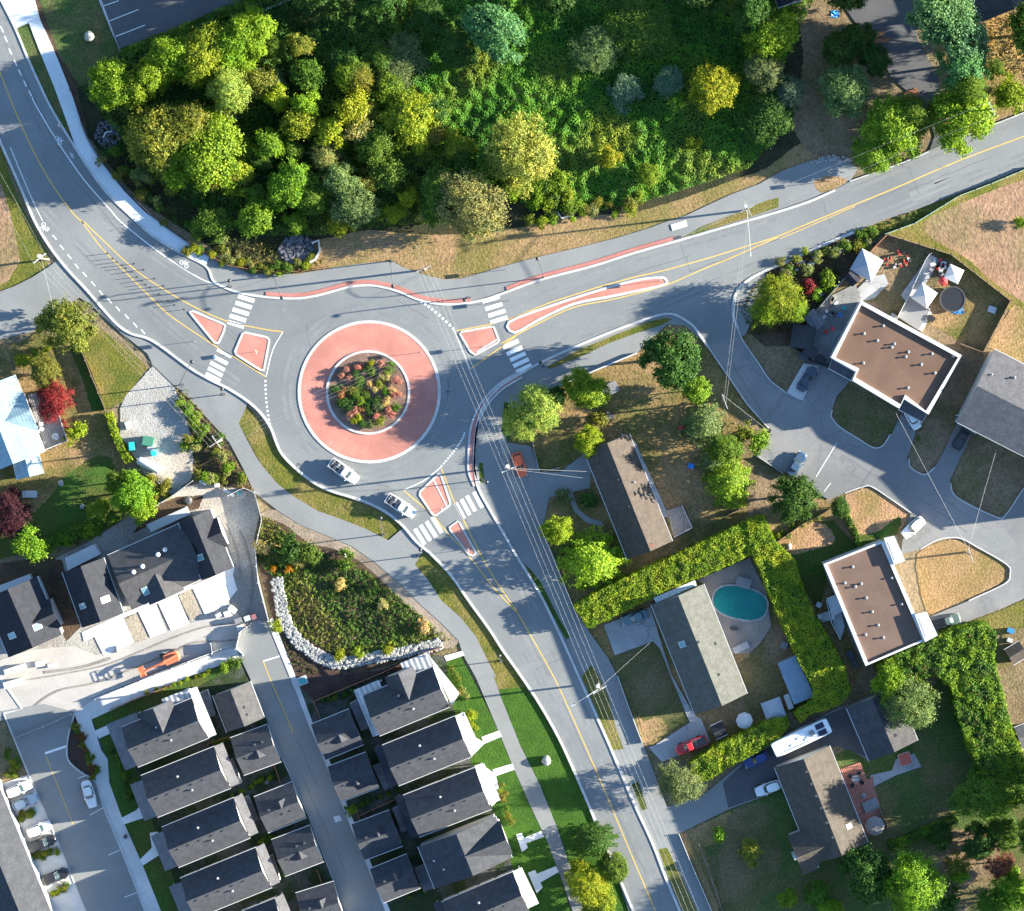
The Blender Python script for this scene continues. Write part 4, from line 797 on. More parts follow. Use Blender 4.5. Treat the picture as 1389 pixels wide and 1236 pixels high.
def tree(x,y,r,fam,col,label,h=None,cat='tree',name=None,group=None,jit=.12):
    _k[0]+=1; rr=random.Random(_k[0]*13+5); c=C_[col] if isinstance(col,str) else col
    rm=r*S
    if fam=='B': src=BIG[_k[0]%5]; r0,h0=5,9; tr=TBIG[_k[0]%2]; th=9
    elif fam=='F': src=FINE[_k[0]%3]; r0,h0=5,9; tr=TBIG[_k[0]%2]; th=9
    elif fam=='M': src=MID[_k[0]%4]; r0,h0=2.5,5; tr=TMID; th=5
    elif fam=='C': src=CON[_k[0]%2]; r0,h0=5,11; tr=TBIG[0]; th=9
    else: src=BUSH[_k[0]%4]; r0,h0=1,1.5; tr=None; th=1
    h=h or (rm*1.75 if fam in 'BFM' else rm*2.1 if fam=='C' else rm*1.15)
    zc=h*.6; p=W(x,y,zc); p.z=.3
    nm=name or {'S':'bush'}.get(fam,'tree')
    sx=rm/r0*.98; sz=h/h0
    c=tuple(v*rr.uniform(1-jit,1+jit) for v in c)
    if tr is None:
        o=bpy.data.objects.new(nm,src); COL.objects.link(o); o.location=p; o.rotation_euler=(0,0,rr.uniform(0,6.28)); o.scale=(sx*rr.uniform(.92,1.1),sx*rr.uniform(.92,1.1),sz); o.color=(*c,1); tag(o,label,cat,group); return o
    t=thing(nm,label,cat,p,rr.uniform(0,6.28),group); t.scale=(sx*rr.uniform(.82,1.2),sx*rr.uniform(.82,1.2),sz)
    o=bpy.data.objects.new('crown',src); COL.objects.link(o); o.parent=t; o.color=(*c,1)
    q=bpy.data.objects.new('trunk',tr); COL.objects.link(q); q.parent=t
    return t
WD='trees of the wood north of the roundabout'
for a in [
(155,114,34,'B','YG','yellow-green tree at the wood corner beside the concrete pavement',8),
(181,122,28,'B','YG','yellow-green tree just inside the wood corner by the concrete pavement',8),
(206,102,30,'B','YG','yellow-green tree below the car park hedge near its lowest corner',8),
(238,80,34,'B','YG','olive yellow tree below the middle of the car park hedge',8),
(272,76,38,'B','YG','large olive yellow tree in the second rank below the car park hedge',8.5),
(311,62,32,'B','LG','lime tree below the upper end of the car park hedge',8),
(340,46,30,'B','YG','yellow-green tree under the short wall at the end of the car park',8),
(313,124,28,'F','PY','pale yellow feathery tree beside the dark gap of the wood',9),
(216,186,42,'B','OL','mid green tree at the lower edge of the wood facing the curved pavement',9),
(250,172,38,'F','OL','green tree below the dark gap of the wood',9),
(286,206,44,'B','YG','broad yellow-green tree bulging toward the rocky ditch',9),
(236,222,32,'B','LG','light green tree lowest on the ditch side of the wood',7),
(290,232,26,'B','OL','olive tree low on the ditch side of the wood',6.5),
(364,200,25,'M','LG','lime green slim tree standing alone in the shadowed wood',7),
(348,296,25,'M','LG','bright lime small tree above the dark rock pile',5.5),
(352,108,24,'M','OL','olive small tree beside the dark gap in the wood',6),
(377,131,22,'M','YE','bright yellow small tree in the upper part of the wood',6),
(416,140,24,'M','YG','yellow-green tree with an orange tip in the middle of the wood',7),
(406,167,24,'M','YG','yellow-green tree just below the orange tipped one',7),
(478,145,26,'M','YE','yellow tree with a pinkish top in the middle of the wood',7),
(488,172,24,'M','BE','pinkish beige fading tree in the middle of the wood',6),
(452,181,24,'M','YE','yellow-green tree beside the pinkish beige one',6.5),
(555,164,40,'B','YE','broad yellow tree with brown shadows on the bramble border',6.5),
(440,213,22,'F','BE','brownish half bare tree deep in the wood',5),
(510,198,30,'B','MG','green tree between the pinkish tree and the broad yellow tree',6),
(393,250,34,'B','LG','green tree with a yellow crest in the lower wood',7),
(424,262,28,'B','MG','mid green tree beside the yellow crested one',6),
(462,246,30,'B','GG','grey-green tree in the lower middle of the wood',7),
(481,277,32,'B','GG','pale grey-green tree at the lower edge of the wood',6.5),
(466,302,18,'M','YE','small yellow tree at the wood edge above the rock pile wall',4),
(527,234,26,'M','MG','dark green tree by the dry grass corner in the wood',5),
(553,266,14,'M','YE','bright yellow slim sapling near the dry grass edge',4.5),
(533,289,18,'M','YE','low yellow tree on the dry grass edge of the wood',3.5),
(398,302,16,'M','LG','small green tree just above the dark rock pile',3.5),
(672,43,40,'B','BG','large pale blue-green broad leaved tree at the top of the wood',9),
(538,83,38,'F','GG','grey-green tree with bare twigs in the shaded upper wood',3.5),
(578,26,28,'B','DG','dark green tree at the upper edge of the wood',4),
(470,86,30,'B','DG','dark green round tree in the shaded upper wood',3.5),
(418,102,22,'M','MG','green tree under the end of the short wall',5),
(620,60,30,'B','DG','dark tree beside the pale blue-green broad leaved tree',4),
(642,279,46,'F','BE','large beige and olive tree bordering the dry verge',9),
(598,262,30,'B','MG','green tree leaning behind the large beige one',6),
(708,206,48,'F','PY','large bright straw yellow tree in the lower wood',9.5),
(672,215,28,'B','MG','green tree tucked behind the straw yellow one',6),
(868,44,44,'F','MG','broad shaded green tree in the upper bramble field',4),
(808,66,36,'F','GG','hazy grey-green tree in the upper bramble field',3.5),
(908,111,22,'M','PB','small blue-green tree in the middle of the brambles',2.5),
(850,128,24,'M','PB','faint blue-green tree low in the middle of the brambles',2.5),
(968,118,32,'B','YE','orange-yellow tree standing alone in the brambles',6),
(830,212,18,'M','YE','yellow bush above the concrete outfall on the brambles',3),
(880,238,16,'M','LG','lime green bush low in the brambles over the shared path',3),
(940,194,11,'S','YE','small yellow bush in the lower brambles',1.5),
(1048,48,34,'B','YG','yellow-green tree at the top end of the brambles beside the brown yard',9),
(1022,20,34,'B','DG','dark tree at the top edge beside the red trimmed roof',9),
(1036,96,30,'F','GG','dark grey-green tree on the bramble border of the brown yard',6),
(1040,160,30,'B','DG','dark green tree low on the bramble border of the brown yard',5),
(1073,127,20,'F','PB','pale grey small tree in the brown yard',5),
]: tree(*a[:6],h=a[6],group=WD)
rr=random.Random(99); n=0
while n<46:
    x,y=rr.uniform(140,640),rr.uniform(60,315)
    if not inpoly(x,y,FOREST) or y<-.42*x+160 or (x<330 and y>120+.75*(x-110)+70): continue
    n+=1; r=rr.uniform(15,25); tree(x,y,r,rr.choice('MMBF'),rr.choice(['MG','LG','MG','GG','OL','YG','DG']),'low green tree filling a gap between the taller trees of the wood',h=rr.uniform(3.2,5),group='low trees filling the wood')
YD='trees of the house yards'
for a in [
(1140,66,22,'B','DG','dark round tree beside the dark drive with a blue tarp behind',6),
(1164,54,22,'B','DG','darkest tree on the edge of the upper dark drive',6),
(1188,80,22,'B','DG','dark tree on the edge of the upper drive above the orange mat',6),
(1148,122,36,'F','GG','large grey-olive tree in the brown upper yard',7),
(1212,172,42,'B','YG','yellow-green broad tree hanging over the path beside the road bend',7),
(1184,204,28,'B','LG','lime green tree over the shared path end',5),
(1240,160,28,'B','MG','green tree beside the drive mouth',7),
(1275,20,42,'B','BG','tall green tree at the top edge beyond the dark drive',16),
(1300,50,40,'B','BG','second tall green tree down the line beyond the dark drive',13),
(1306,84,36,'B','BG','third tall green tree down the line beyond the dark drive',11),
(1312,118,30,'F','MG','drooping green tree above the one at the road edge',11),
(1304,160,38,'B','YG','yellow-green round tree at the road edge with a pole in it',8),
(1375,124,24,'M','YG','yellow-green tree at the picture edge above the road',5),
(1348,94,16,'M','MG','small green tree on the dry grass at the upper corner',3),
(88,440,36,'B','OL','large olive tree beside the pale side road',7),
(62,506,22,'B','OL','round olive shrub tree in the yard of the blue roofed house',4),
(75,546,27,'F','RD','bright red maple beside the grey deck',5),
(104,590,15,'S','YE','yellow tinged bush below the red maple',2),
(162,654,22,'B','MG','green tree uppermost in the clump below the gravel lot',6),
(180,668,30,'B','LG','bright green tree in the clump below the gravel lot',7.5),
(187,692,22,'M','LG','vivid green tree lowest in the clump beside the site wall',6),
(133,690,15,'M','YG','pale yellow-green small tree on the striped lawn',3.5),
(154,702,11,'M','MG','small green tree between the lawn and the site',3),
(8,698,28,'F','PU','dark purple plum tree at the picture edge',5),
(18,674,13,'S','PU','small purple bush above the plum tree',1.8),
(39,735,24,'M','LG','light green tree below the plum tree',4.5),
(911,487,44,'B','DG','large dark green round tree at the corner of the side street',11),
(944,530,18,'M','LG','lime tree tucked below the large dark corner tree',5),
(794,526,28,'B','LG','bright green tree behind the white path wall',6),
(727,552,30,'F','PY','yellow-green feathery tree in the yard corner facing the circle, upper of two',6.5),
(704,574,23,'F','PY','yellow-green feathery tree in the yard corner facing the circle, lower of two',5),
(755,536,14,'M','DG','dark small tree between the feathery and bright green trees',3),
(800,600,23,'B','YE','golden yellow tree at the top of the beige roofed house',5.5),
(811,572,12,'S','OL','olive bush above the golden yellow tree',2),
(955,575,32,'C','GG','grey-green conifer under the white pole top',9),
(983,610,24,'B','MG','green tree between the two conifers of the yard',8),
(990,654,34,'C','LG','yellow-green conifer at the yard side of the tall hedge',9),
(968,625,22,'C','GG','small grey conifer between the large ones',7),
(1012,586,13,'S','OL','olive bush under the pole wire at the street',2),
(1028,600,15,'S','LG','vivid green bush beside the street drive entrance',2.2),
(755,719,21,'B','YE','yellow round tree in front of the beige roofed house',5),
(804,764,46,'C','YG','large yellow-green spiky conifer at the end of the long hedge',12),
(765,674,11,'S','GG','pale grey-green bush beside the curved garden path',1.5),
(798,678,12,'S','DG','dark round bush inside the curved garden path',1.8),
(1078,674,30,'B','DG','dark green tree with pale twigs by the parked blue car',7),
(1140,688,16,'B','DG','small dark tree at the corner of the dry lawn',4),
(922,1060,34,'F','GG','large grey-green willow at the hedge end beside the red pickup',6.5),
(1058,404,28,'F','YG','yellow-olive tree on the bank above the dark gazebo',6),
(1079,422,20,'F','YG','smaller yellow-olive tree next to the dark gazebo',5),
(1040,424,25,'F','YG','yellow-olive tree at the mouth of the side street',5),
(1099,388,10,'S','RD','magenta red bush beside the fence of tents',1.6),
(1124,379,13,'S','LG','pale green spiky bush beside the fence of tents',1.6),
(1107,398,10,'S','LG','small lime bush under the magenta one',1.3),
(1236,955,40,'F','GG','big grey-green tree overhanging the dark grey garage',10),
(1206,928,26,'B','LG','bright green tree between the brown flat roof and the garage tree',8),
(1336,1084,38,'F','MG','round fine leaved tree beside the dark back lawn',8),
(1176,1186,38,'B','DG','large dark green tree under the stone coloured house',9),
(1240,1200,46,'F','LG','large bright green tree at the lower edge beside the dark one',11),
(1068,1218,14,'B','LG','small lime ball shaped tree at the lower edge',3.5),
(1109,1211,17,'B','MG','green round tree next to the lime ball shaped tree',3),
(1127,1232,17,'B','LG','light green round tree at the lower picture edge',3),
(1356,1172,21,'F',(.2,.07,.06),'pinkish brown maple in the lower corner yard',4.5),
(1299,1172,15,'S','OL','olive bush in the brown lower yard',2),
(1302,1188,12,'S','LG','lime bush below the olive one in the brown yard',1.8),
(1374,1208,26,'B','LG','light green tree below the pinkish maple',5),
(1348,1226,24,'B','MG','green tree at the lower edge beside the garden bed',5),
(1328,1142,22,'B','DG','dark tree between the low hedge and the pinkish maple',4),
(1362,1128,22,'B','MG','green tree at the picture edge below the round fine leaved tree',4.5),
(1276,1136,16,'B','DG','dark bush tree below the low hedge',3),
(1282,1222,18,'S','DG','dark shrub in the lower corner yard',2.5),
(808,1142,28,'C','DG','dark green cedar between the path and the south road',9),
(832,1176,20,'B','MG','green tree at the south road kerb below the cedar',5),
(797,1200,30,'F','YE','yellow tree below the dark cedar',5.5),
(812,1228,22,'B','YG','yellow-green tree at the lower edge below the cedar',4.5),
(784,1174,11,'S','YE','small yellow shrub beside the cedar',2),
(976,1131,10,'S','LG','small lime shrub on the dry lawn by the drive',1.8),
(1020,1157,17,'M','OL','olive shrub tree standing alone on the lawn',3),
(1388,300,10,'S','LG','green shrub at the picture edge on the field border',1.5),
]: tree(*a[:6],h=a[6],group=YD)
# trees just past the right edge whose shade falls into the yards
for a in [(1428,1150,44,'B','MG','tall green tree past the lower right corner',15),(1432,1060,40,'B','MG','tall tree beyond the tall hedge',15),(1440,1215,44,'B','MG','tall tree past the corner yard',14),(1418,40,40,'B','MG','tall green tree past the upper right corner',14),(1150,-26,38,'B','DG','tall dark tree past the top edge above the drive',11),(960,-30,40,'B','DG','tall dark tree past the top edge of the brambles',8),(520,-24,40,'B','DG','dark tree at the top edge above the short wall',9),(430,-20,34,'B','DG','dark tree at the top edge beside the car park',12),(750,-24,36,'B','DG','dark tree at the top edge beside the blue-green one',6)]: tree(*a[:6],h=a[6],group='tall trees along the picture edge')
# shrubs in strips and beds
def strip_bushes(pts,n,rng,cols,label,group,name='shrub',h=None,spread=4,seed=1):
    rr=random.Random(seed); P=cr(pts,8); 
    for i in range(n):
        q=P[int((i+.5)/n*(len(P)-1))]; x=q[0]+rr.gauss(0,spread); y=q[1]+rr.gauss(0,spread)
        o=tree(x,y,rr.uniform(*rng),'S',rr.choice(cols),label,h=h,cat='shrub',name=name,group=group)
strip_bushes([(240,535),(262,560),(280,590),(262,600),(300,620),(320,650),(290,650),(275,640)],26,(5,9),['OL','MG','BE','LG'],'low shrub in the weedy strip between the gravel lot and the path','shrubs of the weedy strip',name='weed_shrub',spread=7,seed=3)
strip_bushes([(58,742),(80,735),(100,725),(120,716),(135,712)],9,(9,14),['LG','MG'],'green shrub in the hedge row above the cut off site roof','shrubs above the site',h=2,spread=4,seed=4)
strip_bushes([(205,655),(222,668),(205,675)],4,(8,12),['OL','BE'],'olive brown shrub on the spoil bank beside the bright green clump','shrubs on the spoil bank',spread=5,seed=5)
strip_bushes([(1050,372),(1080,362),(1110,345),(1140,338),(1165,330),(1185,322)],16,(5,9),['OL','MG','BE','YE'],'low shrub on the flower bank above the tents','shrubs of the flower bank',name='bank_shrub',spread=9,seed=6)
strip_bushes([(255,338),(300,348),(340,360),(390,362),(430,355)],30,(4,8),['OL','YE','BE','MG'],'yellowing shrub along the ditch fence beside the shared path','shrubs along the ditch fence',name='ditch_shrub',spread=6,seed=7)
strip_bushes([(175,190),(160,215),(190,250),(230,280),(270,310),(300,325)],26,(5,9),['MG','OL','BE','DG'],'low shrub in the ditch between pavement and wood','shrubs in the ditch',name='ditch_shrub',spread=10,seed=8)
strip_bushes([(196,941),(230,930),(262,920),(290,908)],9,(3,4),['YE','YG'],'small yellow-green ball shrub along the corner pavement bed','ball shrubs of the corner bed',spread=1,seed=10)
strip_bushes([(305,905),(322,895)],4,(5,7),['MG','LG'],'green shrub beside the topmost street side garage','shrubs beside the topmost garage',spread=3,seed=11)
for k,(a,b) in enumerate((((290,1008),(312,1000)),((316,1078),(345,1066)),((352,1142),(372,1135)),((345,1061),(372,1052)),((375,1190),(425,1170)))): strip_bushes([a,b],6,(3,4.5),['LG','YG','MG'],'tiny round shrub in the planted gaps between the townhouses and garages','round shrubs between the houses',name='round_shrub',spread=1.2,seed=20+k)
for k,(a,b) in enumerate((((440,950),(490,935)),((470,1095),(545,1070)),((555,1215),(608,1195)))): strip_bushes([a,b],8,(3,4.5),['MG','DG'],'small dark shrub in the shaded planted gaps along the alley','dark shrubs along the alley',name='alley_shrub',spread=1.5,seed=30+k)
tree(478,1101,8,'S','LG','bright green shrub beside the third garage of the alley',h=1.4)
tree(639,970,8,'S','YE','bright yellow ball shrub on the vivid lawn',h=1.6); strip_bushes([(640,980),(645,992)],3,(4,5),['YE'],'small yellow shrub below the bright yellow ball','yellow lawn shrubs',spread=1,seed=41)
strip_bushes([(612,905),(622,925),(632,945)],8,(4,6),['OL','BE','MG'],'mixed shrub in the bed at the end of the topmost path side townhouse','shrubs in the end bed',spread=2.5,seed=42)
strip_bushes([(676,1062),(686,1080),(690,1105),(696,1120)],8,(4,6),['MG','OL','YE'],'mixed shrub in the bed at the end of the third path side townhouse','shrubs in the lower end bed',spread=2.5,seed=43)
strip_bushes([(105,980),(112,1005),(122,1035),(128,1052)],12,(4,6.5),['MG','OL',(.2,.08,.03),'DG'],'mixed shrub in the mulch planter at the street corner','planter shrubs',spread=3,seed=44)
strip_bushes([(150,1010),(165,1050),(180,1085)],8,(4,7),['MG','DG'],'dark shrub on the front lawns beside the street','front lawn shrubs',spread=4,seed=45)
strip_bushes([(8,1022),(20,1040),(12,1055)],10,(4,6),['MG','OL','YE'],'shrub in the planter above the parked white car','upper planter shrubs',spread=4,seed=46)
for k,p in enumerate((((28,1108),(48,1102)),((46,1162),(78,1153)),((70,1212),(96,1202)))): strip_bushes(list(p),7,(4,5.5),['MG','OL','YE'],['shrub in the planter between the silver and white parked cars','shrub in the narrow planter between the dark parked vehicles','shrub in the planter below the last parked vehicle'][k],'planter shrubs between parked cars %s'%['above','between','below'][k],spread=2,seed=47+k)
strip_bushes([(1052,730),(1075,715),(1110,700)],8,(4,6),['MG','OL'],'low shrub on the yard edge near the hedge corner','yard edge shrubs',spread=2,seed=52)
strip_bushes([(1190,318),(1165,322)],4,(5,8),['MG'],'green shrub at the fence top of the tent yard','tent yard shrubs',spread=4,seed=53)
strip_bushes([(60,470),(40,485),(25,495)],5,(6,9),['LG','OL','YE'],'shrub by the steps of the blue roofed house','shrubs by the steps',spread=3,seed=55)
strip_bushes([(710,300),(745,295),(790,285),(830,285),(880,272)],20,(6,10),['LG','YG','OL','BE'],'scrubby bush along the dry verge of the brambles','scrub along the dry verge',name='scrub_bush',spread=7,seed=56)
strip_bushes([(690,250),(730,255),(770,262),(740,280)],14,(9,14),['LG','YG','MG'],'lime bush below the straw yellow tree','lime bushes below the straw yellow tree',spread=9,seed=57,h=1.8)
strip_bushes([(1250,575),(1240,600)],2,(3,4),['MG'],'tiny shrub beside the brown roofed house drive','drive shrubs',spread=2,seed=58)
# traffic circle planting
rb=[(463.6,510,'PK'),(470,501,'PK'),(474,512,'PK'),(486,497,'PK'),(517.5,493,'PK'),(536,516,'PK'),(541,519,'PK'),(540,535,'PK'),(534,535,'PK'),(462,536,(.4,.15,.07)),(466,531,(.4,.17,.08)),(510,563,'PK'),(475,562,'PK'),(482,557,'PK'),(490,556,(.35,.16,.07)),(527,557,'PK'),(531,562,'PK'),
 (504,492,'YE'),(526,505,'YE'),(488,566,'YE'),(480,570,'YE'),(516,571,'OL'),(519,512,'CR'),(527,513,'CR'),(501,520,'CR'),(508,528,'CR'),(523,546,'CR'),(526,541,'CR'),(532,530,'CR'),
 (488,520,'MG'),(494,534,'MG'),(506,503,'MG'),(490,544,'LG'),(464,547,'DG'),(472,545,'DG'),(521,531,'MG'),(537,552,'MG'),(511,544,'DG'),(500,558,'DG'),(456,526,'DG'),(498,502,'DG'),(478,530,'OL'),(530,499,'MG'),(482,505,'DG'),(513,552,'GG'),(492,575,'DG'),(503,575,'GG'),(474,552,'DG'),(515,522,'OL'),(484,536,'MG'),(500,548,'DG')]
NM={'PK':('flower_shrub','pink flowering shrub in the traffic circle bed'),'YE':('flower_shrub','yellow flowering shrub in the traffic circle bed'),'CR':('flower_shrub','cream flowering shrub in the traffic circle bed'),'MG':('shrub','green shrub in the traffic circle bed'),'LG':('shrub','green shrub in the traffic circle bed'),'DG':('shrub','dark green shrub in the traffic circle bed'),'OL':('shrub','olive shrub in the traffic circle bed'),'GG':('shrub','grey-green shrub in the traffic circle bed')}
for x,y,c in rb:
    n,l=NM.get(c if isinstance(c,str) else '',('flower_shrub','orange-red shrub in the traffic circle bed'))
    rr=random.Random(int(x*y)); o=tree(x,y,(rr.uniform(4.2,5.8) if n=='flower_shrub' else rr.uniform(6,8.5)),'S',c,l,h=(1.0 if n=='flower_shrub' else .9),cat='shrub',name=n,group=l+'s'); o.location.z=.56
# rain garden
for x,y,r,c,l in [(359,740,12,'CR','pale straw grass clump at the upper tip of the rain garden'),(405,761,9,'CR','pale straw grass clump inside the upper rain garden'),(462,792,8,'CR','pale straw grass clump in the middle of the rain garden'),(519,820,7,'CR','pale straw grass clump in the lower dark side of the rain garden'),(573,849,10,'CR','pale straw grass clump at the lower tip of the rain garden'),(374,849,9,'YE','yellow shrub beside the alley end of the rocks'),(460,889,8,'YE','yellow ball shrub on the rock border, first of three'),(485,886,8,'YE','yellow ball shrub on the rock border, middle of three'),(526,879,8,'YE','yellow ball shrub on the rock border, last of three'),(391,745,20,'DG','dark green shrub in the upper rain garden'),(420,752,16,'MG','green shrub beside the bare soil of the rain garden'),(470,760,14,'MG','green shrub with a white sign in the rain garden'),(372,772,5,(.5,.22,.01),'orange flower clump on the rain garden edge, first of two'),(392,771,6,(.5,.24,.01),'orange flower clump on the rain garden edge, second of two')]: tree(x,y,r,'S',c,l,h=r*S*1.1,cat='shrub',name='shrub')
def leaf_patch(name,poly,dens,sz,cols,hmax,seed,zb=.36,label=None,hs=.18):
    """ground covering leaves over an area: countless, one object"""
    rr=random.Random(seed); mb=MB(); tint=[]; xs=[p[0] for p in poly]; ys=[p[1] for p in poly]
    n=int(abs(area(poly))*S*S*dens)
    while n>0:
        x,y=rr.uniform(min(xs),max(xs)),rr.uniform(min(ys),max(ys))
        if not inpoly(x,y,poly): continue
        n-=1; p=W(x,y); q=noise.noise(Vector((p.x*hs,p.y*hs,seed)))*.6+noise.noise(Vector((p.x*hs*3.5,p.y*hs*3.5,seed+5)))*.5
        k=max(0,min(1,.45+q)); hh=zb+hmax*k*(1-.3*rr.random()**2); p.z=hh
        t=noise.noise(Vector((p.x*.09,p.y*.09,seed+9)))*1.1+.5+rr.gauss(0,.12); t=max(0,min(.999,t))*(len(cols)-1); i=int(t); f=t-i; a,b=cols[i],cols[min(i+1,len(cols)-1)]
        c=tuple(a[j]*(1-f)+b[j]*f for j in range(3)); 
        e=.6; nx=noise.noise(Vector(((p.x+.3)*hs*3.5,p.y*hs*3.5,seed+5)))-noise.noise(Vector(((p.x-.3)*hs*3.5,p.y*hs*3.5,seed+5))); ny=noise.noise(Vector((p.x*hs*3.5,(p.y+.3)*hs*3.5,seed+5)))-noise.noise(Vector((p.x*hs*3.5,(p.y-.3)*hs*3.5,seed+5)))
        leaf(mb,p,Vector((-nx*1.5+rr.gauss(0,.45),-ny*1.5+rr.gauss(0,.45),1)),sz*rr.uniform(.7,1.3),rr); tint+=[c]*4
    o=mb.build(name,LEAFA); at=o.data.color_attributes.new('leaf_tint','FLOAT_COLOR','POINT')
    at.data.foreach_set('color',[v for c in tint for v in (*c,1)]); return tag(o,kind='stuff')
leaf_patch('bramble_undergrowth',[(560,0),(1110,-10),(1072,60),(1046,150),(1048,195),(1015,228),(950,250),(880,272),(820,285),(750,285),(690,270),(640,240),(560,230),(520,200),(480,130)],38,.26,[(.045,.15,.018),(.075,.22,.02),(.1,.25,.022),(.13,.21,.03),(.21,.27,.026)],1.0,3)
leaf_patch('bramble_undergrowth',[(163,80),(360,-20),(570,-10),(500,130),(530,200),(570,240),(640,260),(610,300),(500,310),(430,320),(340,320),(280,290),(220,250),(150,170),(112,122)],26,.3,[(.03,.085,.014),(.05,.13,.018),(.08,.16,.02),(.15,.19,.024)],2.6,4)
leaf_patch('rain_garden_undergrowth',[(352,700),(372,705),(410,740),(450,755),(500,775),(550,815),(590,850),(612,868),(560,878),(500,890),(450,885),(410,862),(392,835),(380,790),(352,765),(348,735)],26,.26,[(.035,.08,.014),(.06,.14,.016),(.1,.17,.02),(.15,.16,.03),(.13,.1,.04)],.55,6,hs=.5)
leaf_patch('bank_undergrowth',[(1000,412),(1040,370),(1127,333),(1150,325),(1165,340),(1130,385),(1085,450),(1020,455)],12,.3,[(.05,.06,.015),(.1,.08,.03),(.14,.09,.03),(.06,.09,.02)],.5,8,hs=.5)
leaf_patch('verge_undergrowth',[(1155,322),(1200,302),(1250,284),(1262,292),(1225,310),(1190,322),(1170,335)],12,.28,[(.05,.09,.012),(.09,.12,.015)],.5,9,hs=.5)
leaf_patch('dry_grass_undergrowth',[(1330,15),(1420,-10),(1420,110),(1380,100),(1340,110),(1318,85),(1330,50)],9,.3,[(.3,.2,.08),(.36,.22,.08),(.12,.12,.03)],.5,10,hs=.5)
leaf_patch('weed_undergrowth',[(236,522),(252,525),(285,572),(306,600),(335,650),(345,664),(322,668),(275,655),(262,640),(262,600),(250,560)],11,.25,[(.05,.08,.012),(.11,.11,.02),(.2,.15,.06)],.4,11,hs=.6)
leaf_patch('ditch_undergrowth',[(140,180),(165,170),(215,235),(275,280),(340,325),(395,325),(400,350),(440,352),(425,368),(365,367),(300,345),(250,312),(200,280),(171,252),(142,216)],10,.28,[(.03,.055,.01),(.06,.07,.015),(.13,.11,.02),(.1,.07,.03)],.5,12,hs=.5)
leaf_patch('mulch_bed_undergrowth',[(376,858),(392,870),(420,900),(440,915),(410,912),(394,900)],12,.22,[(.05,.07,.015),(.12,.11,.02)],.35,13,hs=.6)
# big clipped hedges
def hedge(label,poly,h,cols,seed,dens=66,sz=.22,rag=.2):
    rr=random.Random(seed); P=WL(poly,h); 
    if area([(p.x,p.y) for p in P])<0: P.reverse()
    c=sum(P,Vector((0,0,0)))/len(P); t=thing('hedge',label,'hedge',(c.x,c.y,0)); Q=[(p.x,p.y) for p in P]; n=len(Q)
    cm=MB(); In=off(Q,.3,True); cm.prism(In,0,h-.35); cm.build('dark_core',core,t)  # solid dark prism added inside so the leaf shell is not see-through
    mb=MB(); tint=[]
    def put(p,nr):
        q=noise.noise(Vector((p.x*.35,p.y*.35,p.z*.35+seed)))+rr.gauss(0,.12); u=max(0,min(.999,.5+q*.9))*(len(cols)-1); i=int(u); f=u-i; a,b=cols[i],cols[min(i+1,len(cols)-1)]
        bump=noise.noise(Vector((p.x*.9,p.y*.9,p.z*.9+seed*3)))*rag*2
        leaf(mb,p+nr*(bump+rr.gauss(0,rag*.4)),nr+Vector((rr.gauss(0,.36),rr.gauss(0,.36),rr.gauss(.1,.36))),sz*rr.uniform(.7,1.3),rr); tint.extend([(.19,.13,.045) if rr.random()<.025+.12*(q<-.42) else tuple(a[j]*(1-f)+b[j]*f for j in range(3))]*4)
    A=abs(area(Q)); xs=[q[0] for q in Q]; ys=[q[1] for q in Q]; k=int(A*dens)
    while k>0:
        x,y=rr.uniform(min(xs),max(xs)),rr.uniform(min(ys),max(ys))
        if inpoly(x,y,Q): k-=1; put(Vector((x,y,h)),Vector((0,0,1)))
    for i in range(n):
        a,b=Vector(Q[i]),Vector(Q[(i+1)%n]); l=(b-a).length; nr=Vector(((b-a).y,-(b-a).x,0)).normalized()
        for _ in range(int(l*h*dens*.6)):
            f=rr.random(); p=a.lerp(b,f); put(Vector((p.x,p.y,rr.uniform(.1,h))),nr)
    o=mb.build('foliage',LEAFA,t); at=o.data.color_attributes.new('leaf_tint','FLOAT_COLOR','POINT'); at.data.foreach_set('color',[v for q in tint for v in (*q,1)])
    return t
HC=[(.13,.22,.012),(.19,.28,.015),(.24,.31,.018),(.28,.31,.02)]
hedge('long bright green clipped hedge between the beige roofed house and the pool house',[(778,822),(800,808),(850,783),(913,754),(965,730),(1010,708),(1030,700),(1034,722),(1020,752),(985,768),(905,800),(850,828),(799,852)],3.6,HC,1)
hedge('tall green hedge running from the long hedge past the pool to the motorhome',[(1014,705),(1036,700),(1052,735),(1078,760),(1090,800),(1106,836),(1128,872),(1146,905),(1153,936),(1147,950),(1130,960),(1100,968),(1086,980),(1078,968),(1102,948),(1104,935),(1088,905),(1070,868),(1050,822),(1032,775),(1018,745)],3.8,HC,2)
hedge('lower bright green clipped hedge between the small sheds and the motorhome',[(936,1035),(970,1012),(1005,995),(1045,976),(1068,972),(1070,984),(1058,1002),(1025,1022),(990,1040),(962,1058),(942,1062)],3.0,HC,3)
DC=[(.045,.11,.014),(.085,.17,.016),(.14,.24,.018),(.19,.28,.018)]
hedge('broad tall dark green hedge curving down beside the back lawn',[(1190,905),(1215,888),(1260,868),(1300,852),(1335,846),(1352,862),(1348,895),(1358,930),(1368,975),(1380,1010),(1400,1045),(1400,1090),(1370,1090),(1345,1072),(1328,1040),(1312,1010),(1298,965),(1290,930),(1270,915),(1240,925),(1205,935)],5.0,DC,4,55,.26,.3)

